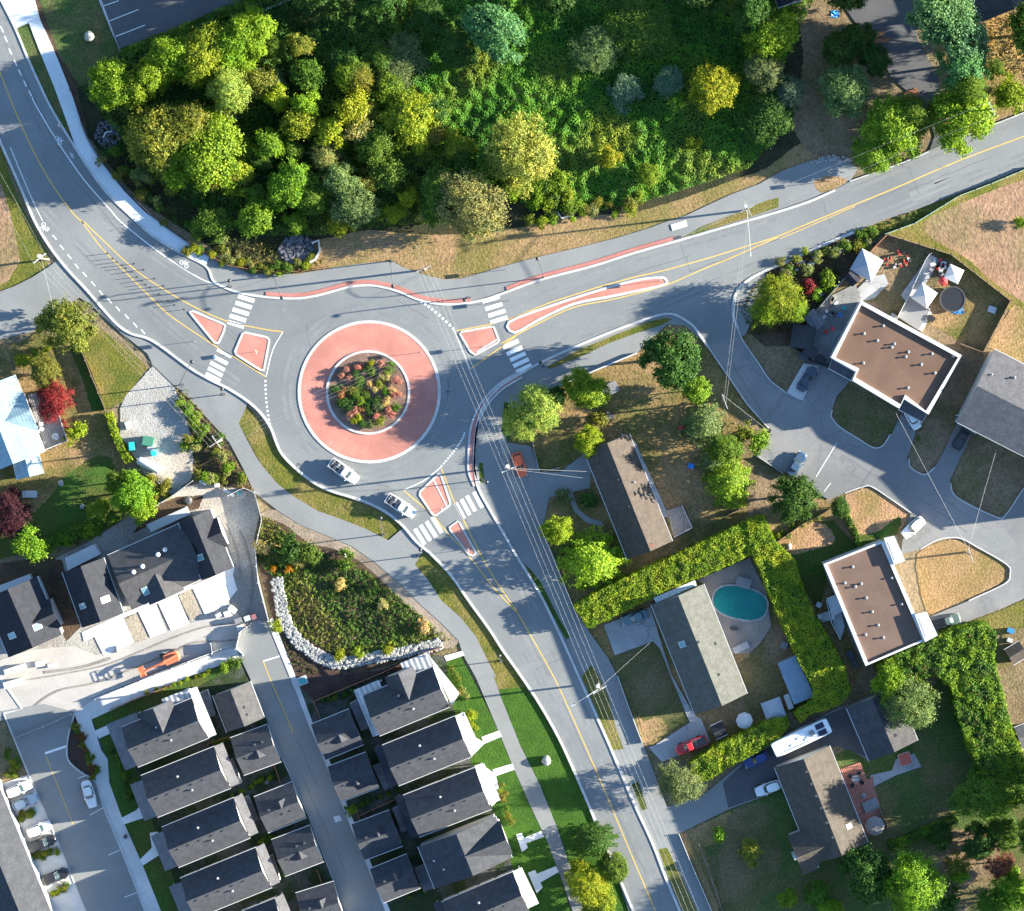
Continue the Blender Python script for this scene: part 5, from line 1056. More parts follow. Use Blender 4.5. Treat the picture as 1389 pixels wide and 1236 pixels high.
def bandp(pts,w): q=cr(pts,4); return off(q,w/2)+off(q,-w/2)[::-1]
hedge('clipped dark hedge along the lower edge of the dark car park',bandp([(165,72),(220,50),(280,27),(345,2)],11),1.3,DC[:3],5)
hedge('low clipped lime hedge between the back lawn and the lower trees',bandp([(1207,1148),(1235,1138),(1262,1126),(1298,1111)],12),1.5,DC,6)
hedge('narrow bright lime hedge along the gravel lot',bandp([(147,560),(153,580),(160,600),(174,627)],9),1.9,HC,7)
hedge('narrow dark clipped hedge beside the dry lawn triangle',bandp([(1149,699),(1158,720),(1167,742)],7),1.6,DC[:3],8)
# ================================================================ VEHICLES
def carpaint(c): return pm('car_paint_%02d_%02d_%02d'%tuple(int(v*99) for v in c),c,.28,0,.06,3,.5,coat=.6)
def rrect(x0,x1,w,z,n=5,tf=.86,tr=.93,N_=28):
    """rounded plan outline, narrower at the nose (x1)"""
    out=[];cx=(x0+x1)/2;hx=(x1-x0)/2
    for i in range(N_):
        a=2*math.pi*i/N_; c,s=math.cos(a),math.sin(a); x=math.copysign(abs(c)**(2/n),c); y=math.copysign(abs(s)**(2/n),s)
        k=1-(1-tf)*max(0,x)**3-(1-tr)*max(0,-x)**3
        out.append((cx+hx*x,w/2*y*k,z))
    return out
def car(x,y,ang,L,kind,col,label,cat='car',name='car',group=None,wid=1.85):
    p,rz=plan(x,y,ang); p.z=.44; t=thing(name,label,cat,p,rz,group); h=L/2; w=wid; P=carpaint(col)
    sh=dict(sedan=(.86,.92,1.42,-.62,.34,-.5,.06),hatch=(.9,.95,1.5,-.88,.34,-.74,.05),suv=(1.0,1.06,1.72,-.92,.36,-.82,.1),pickup=(1.05,1.12,1.85,-.12,.46,-.06,.22),van=(1.05,1.12,1.95,-.95,.55,-.9,.35))[kind]
    zb,zh,zr,cx0,cx1,rx0,rx1=sh
    m=MB(); m.loop([rrect(-h*.97,h*.96,w*.93,.28),rrect(-h,h,w,.5),rrect(-h,h,w,zb-.18),rrect(-h*.985,h*.97,w*.95,zb),rrect(-h*.95,h*.9,w*.86,zh)]); body=m.build('body',P,t,True,True)
    for poly in body.data.polygons:
        if len(poly.vertices)>4: poly.use_smooth=False
    m=MB(); m.loop([rrect(cx0*h,cx1*h,w*.86,zh-.03,4,.9,.93),rrect(rx0*h,rx1*h,w*.7,zr,4,.95,.95)]); cab=m.build('cabin_glass',glass,t,True)
    m=MB(); m.loop([rrect(rx0*h-.06,rx1*h+.04,w*.72,zr-.02,4,.95,.95),rrect(rx0*h,rx1*h-.02,w*.68,zr+.05,4,.95,.95)]); rf=m.build('roof',P,t,True)
    mx=(rx0+rx1)/2*h
    for s in (-1,1):
        for q0,q1,r_ in (((cx1*h-.02,s*w*.4,zh),(rx1*h,s*w*.335,zr),.045),((cx0*h+.03,s*w*.4,zh),(rx0*h,s*w*.335,zr),.06),((mx,s*w*.425,zh),(mx,s*w*.34,zr),.05)):
            pl=MB(); pl.tube([q0,q1],r_,5); pl.build('pillar',P,t,True)
    for sx in (-.6,.6):
        for s in (-1,1):
            m=MB(); m.loop([[(sx*h+.34*math.cos(q),s*(w/2-.02)+d,.34+.34*math.sin(q)) for q in [2*math.pi*k/14 for k in range(14)]] for d in (-.11,.02)]); wh=m.build('wheel',tyre,t,True)
            m=MB(); m.loop([[(sx*h+.19*math.cos(q),s*(w/2-.02)+d,.34+.19*math.sin(q)) for q in [2*math.pi*k/10 for k in range(10)]] for d in (-.1,.03)]); m.build('rim',metal,wh,True)
    for s in (-1,1):
        m=MB(); m.box((h*.93,s*w*.33,.66),(.22,.36,.14),s*-.25); m.build('headlight',lampglass,t,True)
        m=MB(); m.box((-h*.965,s*w*.36,.74),(.12,.26,.16)); m.build('tail_light',redlens,t,True)
        m=MB(); m.box((cx1*h-.25,s*(w/2+.06),zh+.08),(.16,.22,.14)); m.build('wing_mirror',P,t,True)
    if kind=='pickup':
        m=MB(); a,b=-h*.95,cx0*h-.08; q=w*.41
        m.box(((a+b)/2,0,zh+.01),(b-a,q*2,.03)); bed=m.build('cargo_bed',dgrey,t,True)
        m=MB()
        for s in (-1,1): m.box(((a+b)/2,s*(q+.03),zh+.06),(b-a+.1,.12,.14))
        m.box((a,0,zh+.06),(.1,q*2,.14)); m.build('bed_rail',P,t,True)
    return t
wh=(.72,.72,.71); bk=(.02,.02,.025)
for (x,y,a,lab) in ((467,639,36,'white pickup truck driving round the circle with racks in its bed, upper one'),(544,686,33,'white pickup truck entering the crosswalk on the south road lower one')):
    t=car(x,y,a,5.7,'pickup',wh,lab,'pickup truck','pickup_truck',wid=2.05)
    for k in range(4):
        m=MB(); m.box((-2.25+k*.5,.25*(-1)**k,1.28),(.3,.8,.22)); m.build('tool_box',[mgrey,dgrey,lgrey,blue][k] if k!=3 else mgrey,t,True)
    m=MB(); 
    for s in (-.8,.8): m.tube([(-2.5,s,1.6),(-.5,s,1.6)],.03,5)
    for q in (-2.4,-1.5,-.6):
        m.tube([(q,-.8,1.6),(q,.8,1.6)],.025,5)
        for s in (-.8,.8): m.tube([(q,s,1.1),(q,s,1.6)],.025,5)
    m.build('rack',metal,t,True)
car(122,1076,73,4.8,'sedan',wh,'white sedan parked at the kerb in the townhouse street')
car(27,1069,-24,4.5,'suv',wh,'white car in the uppermost parking bay below the planter')
car(35,1087,-24,4.6,'hatch',(.25,.33,.42),'silver blue car in the second parking bay')
car(54.5,1123,-22,4.4,'suv',wh,'white car parked just below the second planter of the bays')
car(57,1143,-22,5.4,'pickup',bk,'black pickup in the bay directly below a white car','pickup truck','pickup_truck')
car(75,1188,-22,5.2,'suv',bk,'black vehicle in the lowest occupied parking bay','car')
car(704.6,630,73,4.3,'hatch',(.75,.12,.035),'orange red hatchback under the wires in the shaded drive')
car(861,837,162,4.7,'sedan',(.1,.17,.19),'dark teal sedan on the concrete drive by the long hedge')
car(1080,629,-58,4.5,'sedan',(.05,.09,.15),'blue car standing on the pale side street by a dark tree')
car(1237.6,715,139,4.5,'suv',wh,'white car in the drive beside the dry lawn triangle')
car(1282,842,-15,5.0,'pickup',(.09,.13,.12),'dark green pickup in the drive below the brown roofed house','pickup truck','pickup_truck')
car(1094,514,-57,4.7,'sedan',(.045,.055,.085),'dark blue sedan on the rounded concrete pad')
car(1236,566,62,4.4,'van',wh,'white van with its nose out of the carport canopy','van','van')
car(1304,592,-60,4.8,'pickup',bk,'black pickup in the drive of the ribbed grey roof','pickup truck','pickup_truck')
car(937,1010,158,5.6,'pickup',(.45,.02,.03),'red pickup with an open dark bed beside the small shed','pickup truck','pickup_truck')
car(1025,1029,157,4.4,'hatch',(.02,.04,.16),'dark blue car tucked against the clipped hedge')
car(1041,1068,160,4.5,'suv',wh,'white car at the front of the stone coloured house')
# motorhome
p,rz=plan(1085,998,-25); p.z=.44
t=thing('motorhome','long white motorhome parked beside the lower clipped hedge','motorhome',p,rz); L,w=10.4,2.7
m=MB(); m.loop([rrect(-L/2,L/2,w,.45,12,1,1),rrect(-L/2,L/2,w,2.9,12,1,1),rrect(-L/2+.08,L/2-.08,w-.2,3.1,12,1,1)]); m.build('body',pm('motorhome_white',(.78,.78,.77),.35),t,True)
for k in (0,1): m=MB(); m.box((3.6+.0,-.62+1.2*k,3.16),(1.5,.95,.05)); m.build('solar_panel',pm('solar_cell',(.02,.03,.06),.15),t,True)
m=MB(); m.box((1.9,.1,3.2),(.9,.8,.25)); m.build('air_conditioner',mgrey,t,True)
for x_,y_ in ((-.6,.2),(-2.0,-.4),(.6,-.5)): m=MB(); m.box((x_,y_,3.14),(.5,.4,.1)); m.build('roof_hatch',lgrey,t,True)
m=MB(); m.tube([(-3.8,-.9,3.2),(1.3,-1.0,3.2)],.05,5); m.build('roof_rail',lgrey,t,True)
m=MB(); m.box((L/2,0,2.0),(.06,2.2,1.0)); m.build('windscreen',glass,t,True)
for sx in (-3,3.2):
    for s in (-1,1): m=MB(); m.loop([[(sx+.45*math.cos(q),s*(w/2-.1)+d,.45+.45*math.sin(q)) for q in [2*math.pi*k/14 for k in range(14)]] for d in (-.15,.12)]); m.build('wheel',tyre,t,True)
# boom lift on the site road
p,rz=plan(222,896,-22); p.z=.44
t=thing('boom_lift','orange boom lift with folded arm and basket on the site road','boom lift',p,rz)
m=MB(); m.box((1.2,.1,.75),(2.6,2.0,.5)); m.build('chassis',dgrey,t,True); m=MB(); m.loop([rrect(.1,3.0,1.9,1.0,4,1,1),rrect(.2,2.8,1.8,1.7,4,1,1)]); m.build('turret',orange,t,True)
m=MB(); m.tube([(2.9,.2,1.9),(.2,-.1,2.3),(-3.4,-.3,1.9)],.2,6); m.build('boom',orange,t,True); m=MB(); m.tube([(2.7,-.4,1.6),(-.5,-.4,1.7)],.13,6); m.build('lower_boom',orange,t,True)
m=MB()
for z in (1.0,1.5,2.0): m.tube([(-3.4,-1.1,z),(-4.3,-1.1,z),(-4.3,.6,z),(-3.4,.6,z),(-3.4,-1.1,z)],.05,5)
for q in ((-3.4,-1.1),(-4.3,-1.1),(-4.3,.6),(-3.4,.6)): m.tube([(*q,1.0),(*q,2.0)],.05,5)
m.box((-3.85,-.25,1.0),(.9,1.7,.06)); m.build('basket',orange,t,True)
for sx in (.2,2.3):
    for s in (-.9,1.1): m=MB(); m.loop([[(sx+.42*math.cos(q),s+d,.42+.42*math.sin(q)) for q in [2*math.pi*k/12 for k in range(12)]] for d in (-.15,.15)]); m.build('wheel',tyre,t,True)
# tank, skid and boxes in the gravel lot
p,rz=plan(203,631,26); p.z=.3
t=thing('storage_tank','long white cylindrical tank lying at the edge of the gravel lot','tank',p,rz); m=MB(); m.loop([[(x_,r_*math.cos(q),.85+r_*math.sin(q)) for q in [2*math.pi*k/16 for k in range(16)]] for x_,r_ in ((-2.2,.3),(-2.05,.6),(-1.8,.72),(1.8,.72),(2.05,.6),(2.2,.3))]); m.build('shell',wht,t,True,True)
for x_ in (-1.2,1.2): m=MB(); m.box((x_,0,.2),(.25,1.3,.4)); m.build('cradle',mgrey,t,True)
def crate(x,y,a,d,mat,name,label,cat,lid=None):
    p,rz=plan(x,y,a); p.z=.38; t=thing(name,label,cat,p,rz); m=MB(); m.loop([rrect(-d[0]/2*.94,d[0]/2*.94,d[1]*.92,0,9,1,1),rrect(-d[0]/2,d[0]/2,d[1],d[2],9,1,1)]); m.build('bin',mat,t,True)
    m=MB(); m.box((0,0,d[2]+.04),(d[0]*.96,d[1]*.96,.08)); m.build('lid',lid or mat,t,True); return t
crate(180,605,-5,(1.0,1.5,1.2),green,'dumpster','narrow dark green bin in the gravel lot','dumpster',teal)
crate(202,598,10,(1.9,1.6,1.3),green,'dumpster','wide green bin in the middle of the gravel lot','dumpster',green)
crate(206,606,10,(1.3,1.1,1.0),lgrey,'dumpster','pale grey bin touching the wide green bin','dumpster',lgrey)
crate(209,614,70,(1.1,.9,.8),teal,'dumpster','small teal bin below the pale grey bin','dumpster',teal)
crate(174,577,-20,(.8,1.4,.5),wht,'storage_box','white box at the edge of the gravel lot','box',wht)
crate(407,924,-20,(2.7,1.5,.35),lgrey,'transformer_pad','pale slab with a small teal box at the alley corner of the mulch bed','utility box',lgrey); mt_=MB(); q_=W(411,923); mt_.box((q_.x,q_.y,1.0),(1.1,.9,.8),.35); tag(mt_.build('utility_cabinet',pm('teal_cabinet',(.05,.3,.3),.5)),'small teal utility cabinet on the pale slab by the alley','utility box')
for i,(x,y,a,d,mt,lab) in enumerate([(297,834,-30,(1.0,.8,.8),lgrey,'grey pallet box on the site nearest the white driveway slab'),(309,832,-20,(1.2,1.0,.7),wht,'white wrapped pallet in the site clutter'),(324,841,-20,(1.3,.9,1.0),mgrey,'dark crate in the site clutter'),(336,838,-20,(1.1,.9,.9),lgrey,'pale crate in the middle of the site clutter'),(345,836,-20,(.9,.9,.9),pm('maroon',(.25,.1,.1),.7),'maroon crate beside the site fence'),(326,851,-20,(1.0,1.0,.9),lgrey,'square pale bin at the kerb of the alley mouth'),(316,826,40,(1.5,1.0,.4),wht,'white sheet pile beside the wrapped pallet'),(276,653,20,(1.2,.8,.7),wht,'white sack bundle at the top of the site'),(295,658,0,(.9,.7,.6),wht,'white bag beside the site entrance'),(311,668,30,(2.2,.5,.4),wht,'bundle of white pipes at the site entrance'),(325,669,0,(.6,.5,.4),teal,'small teal box at the site entrance'),
    (22,907,-18,(4.0,1.0,.8),wht,'long white timber stack on the sand of the site'),(55,900,-10,(1.6,1.0,.5),wht,'small white stack on the sand of the site'),(20,926,-15,(3.6,1.2,1.0),wht,'white timber stack beside the site road'),(70,902,-10,(1.2,.7,.4),lgrey,'grey block pile next to the white stacks')]):
    crate(x,y,a,d,mt,'material_stack',lab,'building material',mt)
p=W(255,679); t=tag((lambda m:(m.cyl((p.x,p.y),1.0,.1,.75,10,.4),m)[1])(MB()).build('soil_heap',dgrey),'dark soil heap at the back of the site','soil heap')
# ================================================================ POLES, LAMPS AND WIRES
TOPS={}
def upole(key,x,y,h,ang,label,arms=1,tr=False,lamp=None,perp=False):
    b=W(x,y); t=thing('utility_pole',label,'utility pole',b); m=MB(); m.tube([(b.x,b.y,0),(b.x,b.y,h)],.19,8,.12); m.build('pole',polew,t)
    d=Vector((math.cos(math.radians(ang)),-math.sin(math.radians(ang)),0)); TOPS[key]=[]; TOPS[key+'b']=[]
    for k in range(arms):
        if k and perp: d=Vector((-d.y,d.x,0))
        z=h-.4-1.1*k; c=Vector((b.x,b.y,z)); m=MB(); m.box(c,(2.6,.14,.16),math.atan2(d.y,d.x)); a=m.build('crossarm',wire,t)
        for q in (-1.2,-.45,.45,1.2):
            pp=c+d*q; m=MB(); m.cyl((pp.x,pp.y),.06,z+.08,z+.3,6); m.build('insulator',lgrey,a)
            TOPS[key+'b' if k else key].append(pp+Vector((0,0,.3)))
    if tr: m=MB(); q=Vector((b.x,b.y,0))+Vector((-d.y,d.x,0))*.5; m.cyl((q.x,q.y),.33,h-3.4,h-2.2,12); m.build('transformer',lgrey,t)
    if lamp:
        e=W(*lamp,h-3); m=MB(); m.tube([(b.x,b.y,h-3.5),((b.x+e.x)/2,(b.y+e.y)/2,h-2.6),(e.x,e.y,h-3)],.06,6); a=m.build('lamp_arm',metal,t); m=MB(); m.box((e.x,e.y,h-3.05),(.7,.3,.14),math.atan2(e.y-b.y,e.x-b.x)); m.build('lamp_head',lgrey,a)
    TOPS[key+'low']=[Vector((b.x,b.y,h-3.2))]; return t
upole('N',577,366,12.5,-22,'utility pole with crossarms on the dry verge above the circle',2,False)
upole('NE',1008,286,12.5,64,'utility pole at the east road kerb with a lamp reaching over the road',2,True,(1018,345),True)
upole('SW',301,597,12.5,-36,'utility pole with crossarms beside the weedy strip and shared path',2,False,None,True)
upole('E',690,633,12.5,-24,'busy utility pole with a transformer beside the orange red hatchback',2,True)
upole('NW',66,352,12.5,-38,'utility pole at the corner of the pale side road and dry field',2,True)
upole('S',811,926,12.5,-30,'utility pole in the narrow verge of the south road with a long lamp arm',2,True,(778,956))
upole('C',1309,749,8,70,'short utility pole at the tip of the dry lawn triangle',1,False)
upole('T',979,543,9,70,'utility pole among the conifers at the side street',1,False)
upole('R',1334,152,11,62,'utility pole standing in the yellow-green roadside tree',1,False)
upole('F',950,1262,12.5,-30,'utility pole past the lower edge beside the shared path',1,False)
upole('G',-30,180,12.5,-38,'utility pole past the upper road edge',1,False)
_w=[0]
def span(a,b,label,sag=.8,r=.01,name='power_line'):
    m=MB(); P=[]
    for i in range(13): t=i/12; q=a.lerp(b,t); P.append((q.x,q.y,q.z-4*sag*t*(1-t)))
    m.tube(P,r,4); return tag(m.build(name,wire),label,'power line')
def run(k1,k2,desc,idx=(0,1,2,3),sag=.8):
    nm=['outer','second','third','innermost']
    for n,i in enumerate(idx): span(TOPS[k1][i],TOPS[k2][i],'%s overhead wire %s'%(nm[n],desc),sag)
run('N','E','from the verge pole across the circle road to the hatchback pole')
run('SWb','NEb','crossing the traffic circle toward the east road pole')
run('E','S','along the shared path between the two southern poles')
run('S','F','along the shared path at the lower edge')
run('NW','SW','along the west road kerb toward the circle')
run('G','NW','along the dry field beside the west road',(0,3))
run('NE','T','from the east road pole over the side street',(1,2),.3); run('NE','R','along the east road toward the roadside tree',(0,3))
for a,b,lab in ((TOPS['T'][0],W(1043,585,3.5),'twin service cable from the conifer pole to the side street corner'),(TOPS['C'][0],W(1352,609,5.4),'service cable from the short pole to the ribbed grey roof'),(TOPS['C'][1],W(1215,560,6),'service cable from the short pole to the tent yard house'),(TOPS['Elow'][0],W(802,650,4),'service cable from the hatchback pole to the beige roofed house'),(TOPS['Slow'][0],W(886,868,4),'service cable from the south pole to the pool house'),(TOPS['E'][2],W(803,640,4.2),'upper service cable to the beige roofed house'),(TOPS['Nlow'][0],W(561,322,2.5),'stay cable from the verge pole into the wood'),(TOPS['NWlow'][0],W(84,470,5),'service cable from the field corner pole over the olive tree')): span(a,b,lab,.3,.016,'service_cable')
def lamp(x,y,hx,hy,label,h=8.5):
    b=W(x,y); t=thing('street_lamp',label,'street lamp',b); e=W(hx,hy,h); m=MB(); m.tube([(b.x,b.y,0),(b.x,b.y,h*.85),(b.x+(e.x-b.x)*.15,b.y+(e.y-b.y)*.15,h*.97),(b.x+(e.x-b.x)*.5,b.y+(e.y-b.y)*.5,h+.1),(e.x,e.y,h)],.09,7,.05); m.build('pole',dgrey,t)
    m=MB(); m.loop([[(e.x+r_*math.cos(q),e.y+r_*math.sin(q),z) for q in [2*math.pi*k/10 for k in range(10)]] for r_,z in ((.28,h-.18),(.33,h-.05),(.12,h+.1))]); hd=m.build('lamp_head',blk,t); m=MB(); m.cyl((e.x,e.y),.2,h-.2,h-.17,10); m.build('lens',lampglass,hd)
    m=MB(); m.cyl((b.x,b.y),.22,.1,.5,10); m.build('base',dgrey,t)
lamp(375,374,382,404,'black street lamp on the upper path near the first zebra crossing')
lamp(532,354,533,388,'black street lamp at the upper path directly above the circle')
lamp(248,522,260,491,'black street lamp beside the gravel lot entrance')
lamp(521,725,516,703,'black street lamp on the olive verge under the lower white pickup')
lamp(737,377,729,351,'street lamp on the pink verge strip of the east road')
lamp(313,389,311,381,'lamp post at the upper end of the first zebra crossing',6); lamp(304,535,301,528,'lamp post at the lower end of the first zebra crossing',6)
lamp(567,754,570,746,'lamp post where the shared path meets the south zebra',6); lamp(680,896,677,890,'lamp post on the olive verge beside the townhouse lawns',6); lamp(637,404,630,407,'lamp post at the upper end of the east zebra crossing',6)
lamp(737,497,733,492,'lamp post at the lower end of the east zebra crossing',5); lamp(654,651,660,654,'lamp post by the grass strip near the hatchback drive',5)
# slim markers in the hatched median
for i,(x,y) in enumerate([(146,344),(153,351),(159,356),(166,360),(171,364),(179,369),(186,376),(193,381),(198,386),(204,390),(216,399),(228,408),(237,414),(250,420),(182,358),(195,366),(210,378),(222,388)]):
    p=W(x,y); t=thing('marker_post','thin marker post on the yellow hatched median of the west road','marker post',(p.x,p.y,.4),group='marker posts in the median'); m=MB(); m.cyl((0,0),.05,0,.95,6); m.build('post',dgrey,t,True); m=MB(); m.cyl((0,0),.16,0,.06,8); m.build('base',blk,t,True)
def sign(x,y,label,col,h=2.4,d=(.7,.05,.6)):
    p=W(x,y); t=thing('road_sign',label,'road sign',(p.x,p.y,.42),-1.2); m=MB(); m.cyl((0,0),.04,0,h,6); m.build('post',metal,t,True); m=MB(); m.box((0,-.05,h-.3),d); m.build('sign_plate',col,t,True)
for x,y,l,c in ((349,477,'small sign post standing on the squarish pink island',lgrey),(571,478,'dark sign post in the pink apron of the circle near the east side',dgrey),(657,470,'thin sign post on the island with a white band above',lgrey),(636,745,'sign post at the tip of the small narrow island',lgrey),(690,408,'sign post by the upper path of the east zebra',dgrey),(895,381,'sign post at the tip of the long narrow island',lgrey),(265,463,'sign post at the small teardrop island',dgrey),(600,690,'sign post on the wedge island',lgrey),(1123,246,'sign post on the small dry island of the east road',woodr),(97,124,'small dark post on the pale pavement',dgrey),(83,172,'sign post at the tip of the pavement grass cutout',lgrey),(470,752,'white sign board among the rain garden shrubs',wht),(686,366,'round dark sign on the upper path edge',blk)): sign(x,y,l,c)
# ================================================================ FENCES, WALLS
def fence(pts,h,mat,label,name='fence',w=.8,sp=2.4,cat='fence',postmat=None,gapz=.1):
    c=W(*pts[len(pts)//2]); t=thing(name,label,cat,c); m=MB(); m.strip(pts,w,gapz,h); m.build('panel',mat,t)
    src=None; dist=0
    for a,b in zip(pts,pts[1:]):
        A,Bv=W(*a),W(*b); l=(Bv-A).length; n=max(1,int(l/sp))
        for k in range(n+ (b==pts[-1])):
            q=A.lerp(Bv,k/n)
            if src is None: mm=MB(); mm.box((0,0,h/2+.05),(.13,.13,h+.1)); src=mm.build('post',postmat or mat,t,True); o=src
            else: o=src.copy(); COL.objects.link(o); o.parent=t
            o.location=q-c
    return t
def wall(pts,h,mat,label,w=2,name='garden_wall',cat='wall'):
    m=MB(); m.strip(pts,w,0,h); return tag(m.build(name,mat),label,cat)
wall([(742,531),(809,502),(864,479)],1.0,wht,'low white wall between the shared path and the yard trees',1.8)
wall(cr([(106,150),(113,175),(128,205),(150,235),(185,272),(225,308),(284,348)],4),.9,dgrey,'low dark retaining wall along the outside of the curved pavement',1.4,'retaining_wall')
fence([(284,347),(310,360),(360,369),(410,368),(447,362)],1.0,woodr,'thin brown cable fence along the ditch beside the upper path')
fence([(838,918),(851,955),(871,1007)],1.0,wht,'white edge fence of the front lawn by the pool house drive',w=.9)
fence([(921,1131),(939,1175),(967,1240)],.9,wht,'white edge fence along the path at the lower dry yard',w=.9)
fence([(948,1145),(962,1185),(980,1236)],1.0,mgrey,'thin grey fence inside the lower dry yard',w=.6)
fence([(108,468),(124,510),(143,556)],1.5,wood,'weathered fence between the olive side lawn and the striped yard',w=1.2)
fence([(1204,318),(1290,345),(1371,408),(1334,478),(1302,466)],1.7,wood,'weathered board fence around the trampoline yard',w=1.2)
fence([(1182,340),(1204,318)],1.7,woodr,'brown fence corner above the grey tent',w=1.2)
fence([(1075,470),(1105,425),(1150,372),(1180,342)],1.7,mgrey,'grey fence along the flower bank beside the tents',w=1.2)
fence([(1072,468),(1098,490),(1126,500)],1.6,dgrey,'dark fence below the black gazebo',w=1.2)
fence([(1228,412),(1256,352),(1262,344)],1.2,lgrey,'pale fence between the two back yards of the tent house',w=1)
fence([(1200,318),(1241,303),(1301,266),(1345,249),(1400,226)],1.2,pm('pale_green_mesh',(.35,.5,.4),.7),'pale green mesh fence along the field edge',w=.7)
fence([(345,668),(355,705),(346,745),(350,790),(364,842)],1.8,wht,'white site fence along the rain garden',w=.8)
fence([(205,690),(235,672),(262,652)],1.8,lgrey,'pale site fence behind the gravel lot',w=.7)
fence([(310,672),(330,662),(345,668)],1.8,wht,'white site fence across the upper entrance',w=.7)
fence([(330,888),(320,880),(325,858),(335,850)],1.8,wht,'white site fence at the alley mouth',w=.8); fence([(288,886),(286,872)],1.6,wht,'short white barrier beside the boom lift',w=1)
fence([(20,1001),(60,985),(98,968)],1.8,lgrey,'pale temporary fence across the townhouse street mouth',w=.6)
fence([(130,948),(211,915),(300,880)],1.2,lgrey,'thin site fence line along the corner pavement',w=.6)
fence([(427,951),(520,912),(575,886),(600,878)],1.5,woodr,'cedar fence between the mulch bed and the townhouses',w=1.1)
fence([(425,951),(434,973)],1.4,woodr,'short cedar fence at the topmost path side garage',w=1); fence([(480,1094),(489,1113)],1.4,woodr,'short cedar fence beside the bright green alley shrub',w=1); fence([(372,1038),(380,1062)],1.4,woodr,'short cedar fence between the second and third street side garages',w=1); fence([(430,1180),(437,1200)],1.4,woodr,'short cedar fence below the fourth street side garage',w=1)
fence([(485,1108),(550,1078)],1.4,woodr,'long cedar fence across the planted gap of the alley',w=1); fence([(282,1009),(312,999)],1.4,woodr,'cedar fence behind the topmost street side townhouse',w=1); fence([(150,962),(185,948),(232,930)],1.2,woodr,'cedar fence along the corner pavement lawn',w=.9)
fence([(722,600),(732,642),(760,634)],.9,lgrey,'pale low fence around the yard lawn by the hatchback',w=.7)
fence([(1048,740),(1088,712),(1128,690)],1.3,wood,'weathered fence between yard tree and dry patch',w=1); fence([(1029,620),(1062,642)],.9,lgrey,'pale kerb rail at the side street yard',w=.9); fence([(950,715),(967,706)],1.3,wood,'short timber fence behind the long hedge',w=1);fence([(985,700),(1008,690)],1.2,wood,'short timber fence near the hedge corner',w=1)
fence([(163,71),(135,2)],.5,lgrey,'low pale rail along the car park edge',w=.8); wall([(340,22),(372,8),(400,-4)],1.0,lgrey,'short pale grey wall at the upper edge of the wood',3)
# headwalls and rocks
def headwall(pts,h,label,w=3): m=MB(); m.strip(pts,w,0,h); return tag(m.build('headwall',kerbm),label,'culvert wall')
headwall([(423,330),(432,326),(434,340),(428,352),(420,356)],1.2,'pale angular concrete culvert wall beside the dark rock pile'); headwall([(756,287),(762,296),(777,293),(779,283)],1.0,'pale V-shaped concrete outfall at the bramble edge',2); headwall([(140,187),(143,180),(152,178)],.9,'small pale concrete outfall in the ditch by the wood corner',2)
pc('outfall_floor',[(758,285),(763,294),(776,291),(778,283)],asphalt_new); 
def stones(name,poly,n,r,mat,seed,zb=.42):
    rr=random.Random(seed); mb=MB(); xs=[p[0] for p in poly]; ys=[p[1] for p in poly]
    while n>0:
        x,y=rr.uniform(min(xs),max(xs)),rr.uniform(min(ys),max(ys))
        if not inpoly(x,y,poly): continue
        n-=1; p=W(x,y); q=r*rr.uniform(.5,1.25); k=7; a0=rr.random()*6
        rings=[[(p.x+q*f*rr.uniform(.8,1.15)*math.cos(a0+2*math.pi*i/k),p.y+q*f*rr.uniform(.75,1.1)*math.sin(a0+2*math.pi*i/k),zb+z*q+rr.uniform(-.03,.03)) for i in range(k)] for f,z in ((.9,-.4),(1.05,.25),(.55,.85))]
        mb.loop(rings)
    o=mb.build(name,mat); return tag(o,kind='stuff')
RB=cr([(376,784),(381,815),(390,848),(408,872),(434,890),(459,899),(495,893),(537,886),(573,878),(598,872)],6)
band=off(RB,8)+off(RB,-7)[::-1]
stones('rock_border',band,1500,.3,rocksm,2); pc('rock_bed_soil',band,gm('rock_bed',(.2,.2,.2),(.26,.26,.25),.5))
stones('rock_pile',cr([(382,330),(400,320),(422,326),(428,345),(415,358),(395,357),(380,345)],3,True),260,.36,rockd,3); stones('ditch_rocks',cr([(125,175),(145,165),(165,180),(160,200),(145,205)],3,True),120,.28,rockd,4); stones('edge_rocks',cr([(1092,222),(1120,212),(1150,214),(1153,219),(1120,219)],3,True),90,.25,rocksm,5); stones('bank_rocks',[(1060,365),(1127,336),(1150,326),(1160,332),(1120,352),(1060,385)],60,.28,rocksm,6)
def boulder(x,y,r,h,label,mat=wht):
    rr=random.Random(int(x)); p=W(x,y); m=MB(); k=11
    m.loop([[(p.x+r*f*rr.uniform(.85,1.12)*math.cos(2*math.pi*i/k),p.y+1.15*r*f*rr.uniform(.85,1.12)*math.sin(2*math.pi*i/k),z) for i in range(k)] for f,z in ((.8,.2),(1,.3+.35*h),(.9,.3+.75*h),(.4,.3+h))]); return tag(m.build('boulder',mat,None,False,True),label,'boulder')
boulder(122,50,.85,1.1,'white boulder on the dark lawn beside the car park',rocksm); boulder(741,1031,.8,1.1,'white boulder on the green verge of the south road',rocksm); boulder(159,880,.5,.6,'small pale rock on the site sand',rocksm); boulder(83,655,.5,.5,'pale rock on the striped lawn of the blue roofed house',rocksm); boulder(112,687,.4,.5,'pale rock among the lower lawn stripes',rocksm); boulder(1070,741,.5,.6,'white rock on the dry patch beside the tall hedge',rocksm)
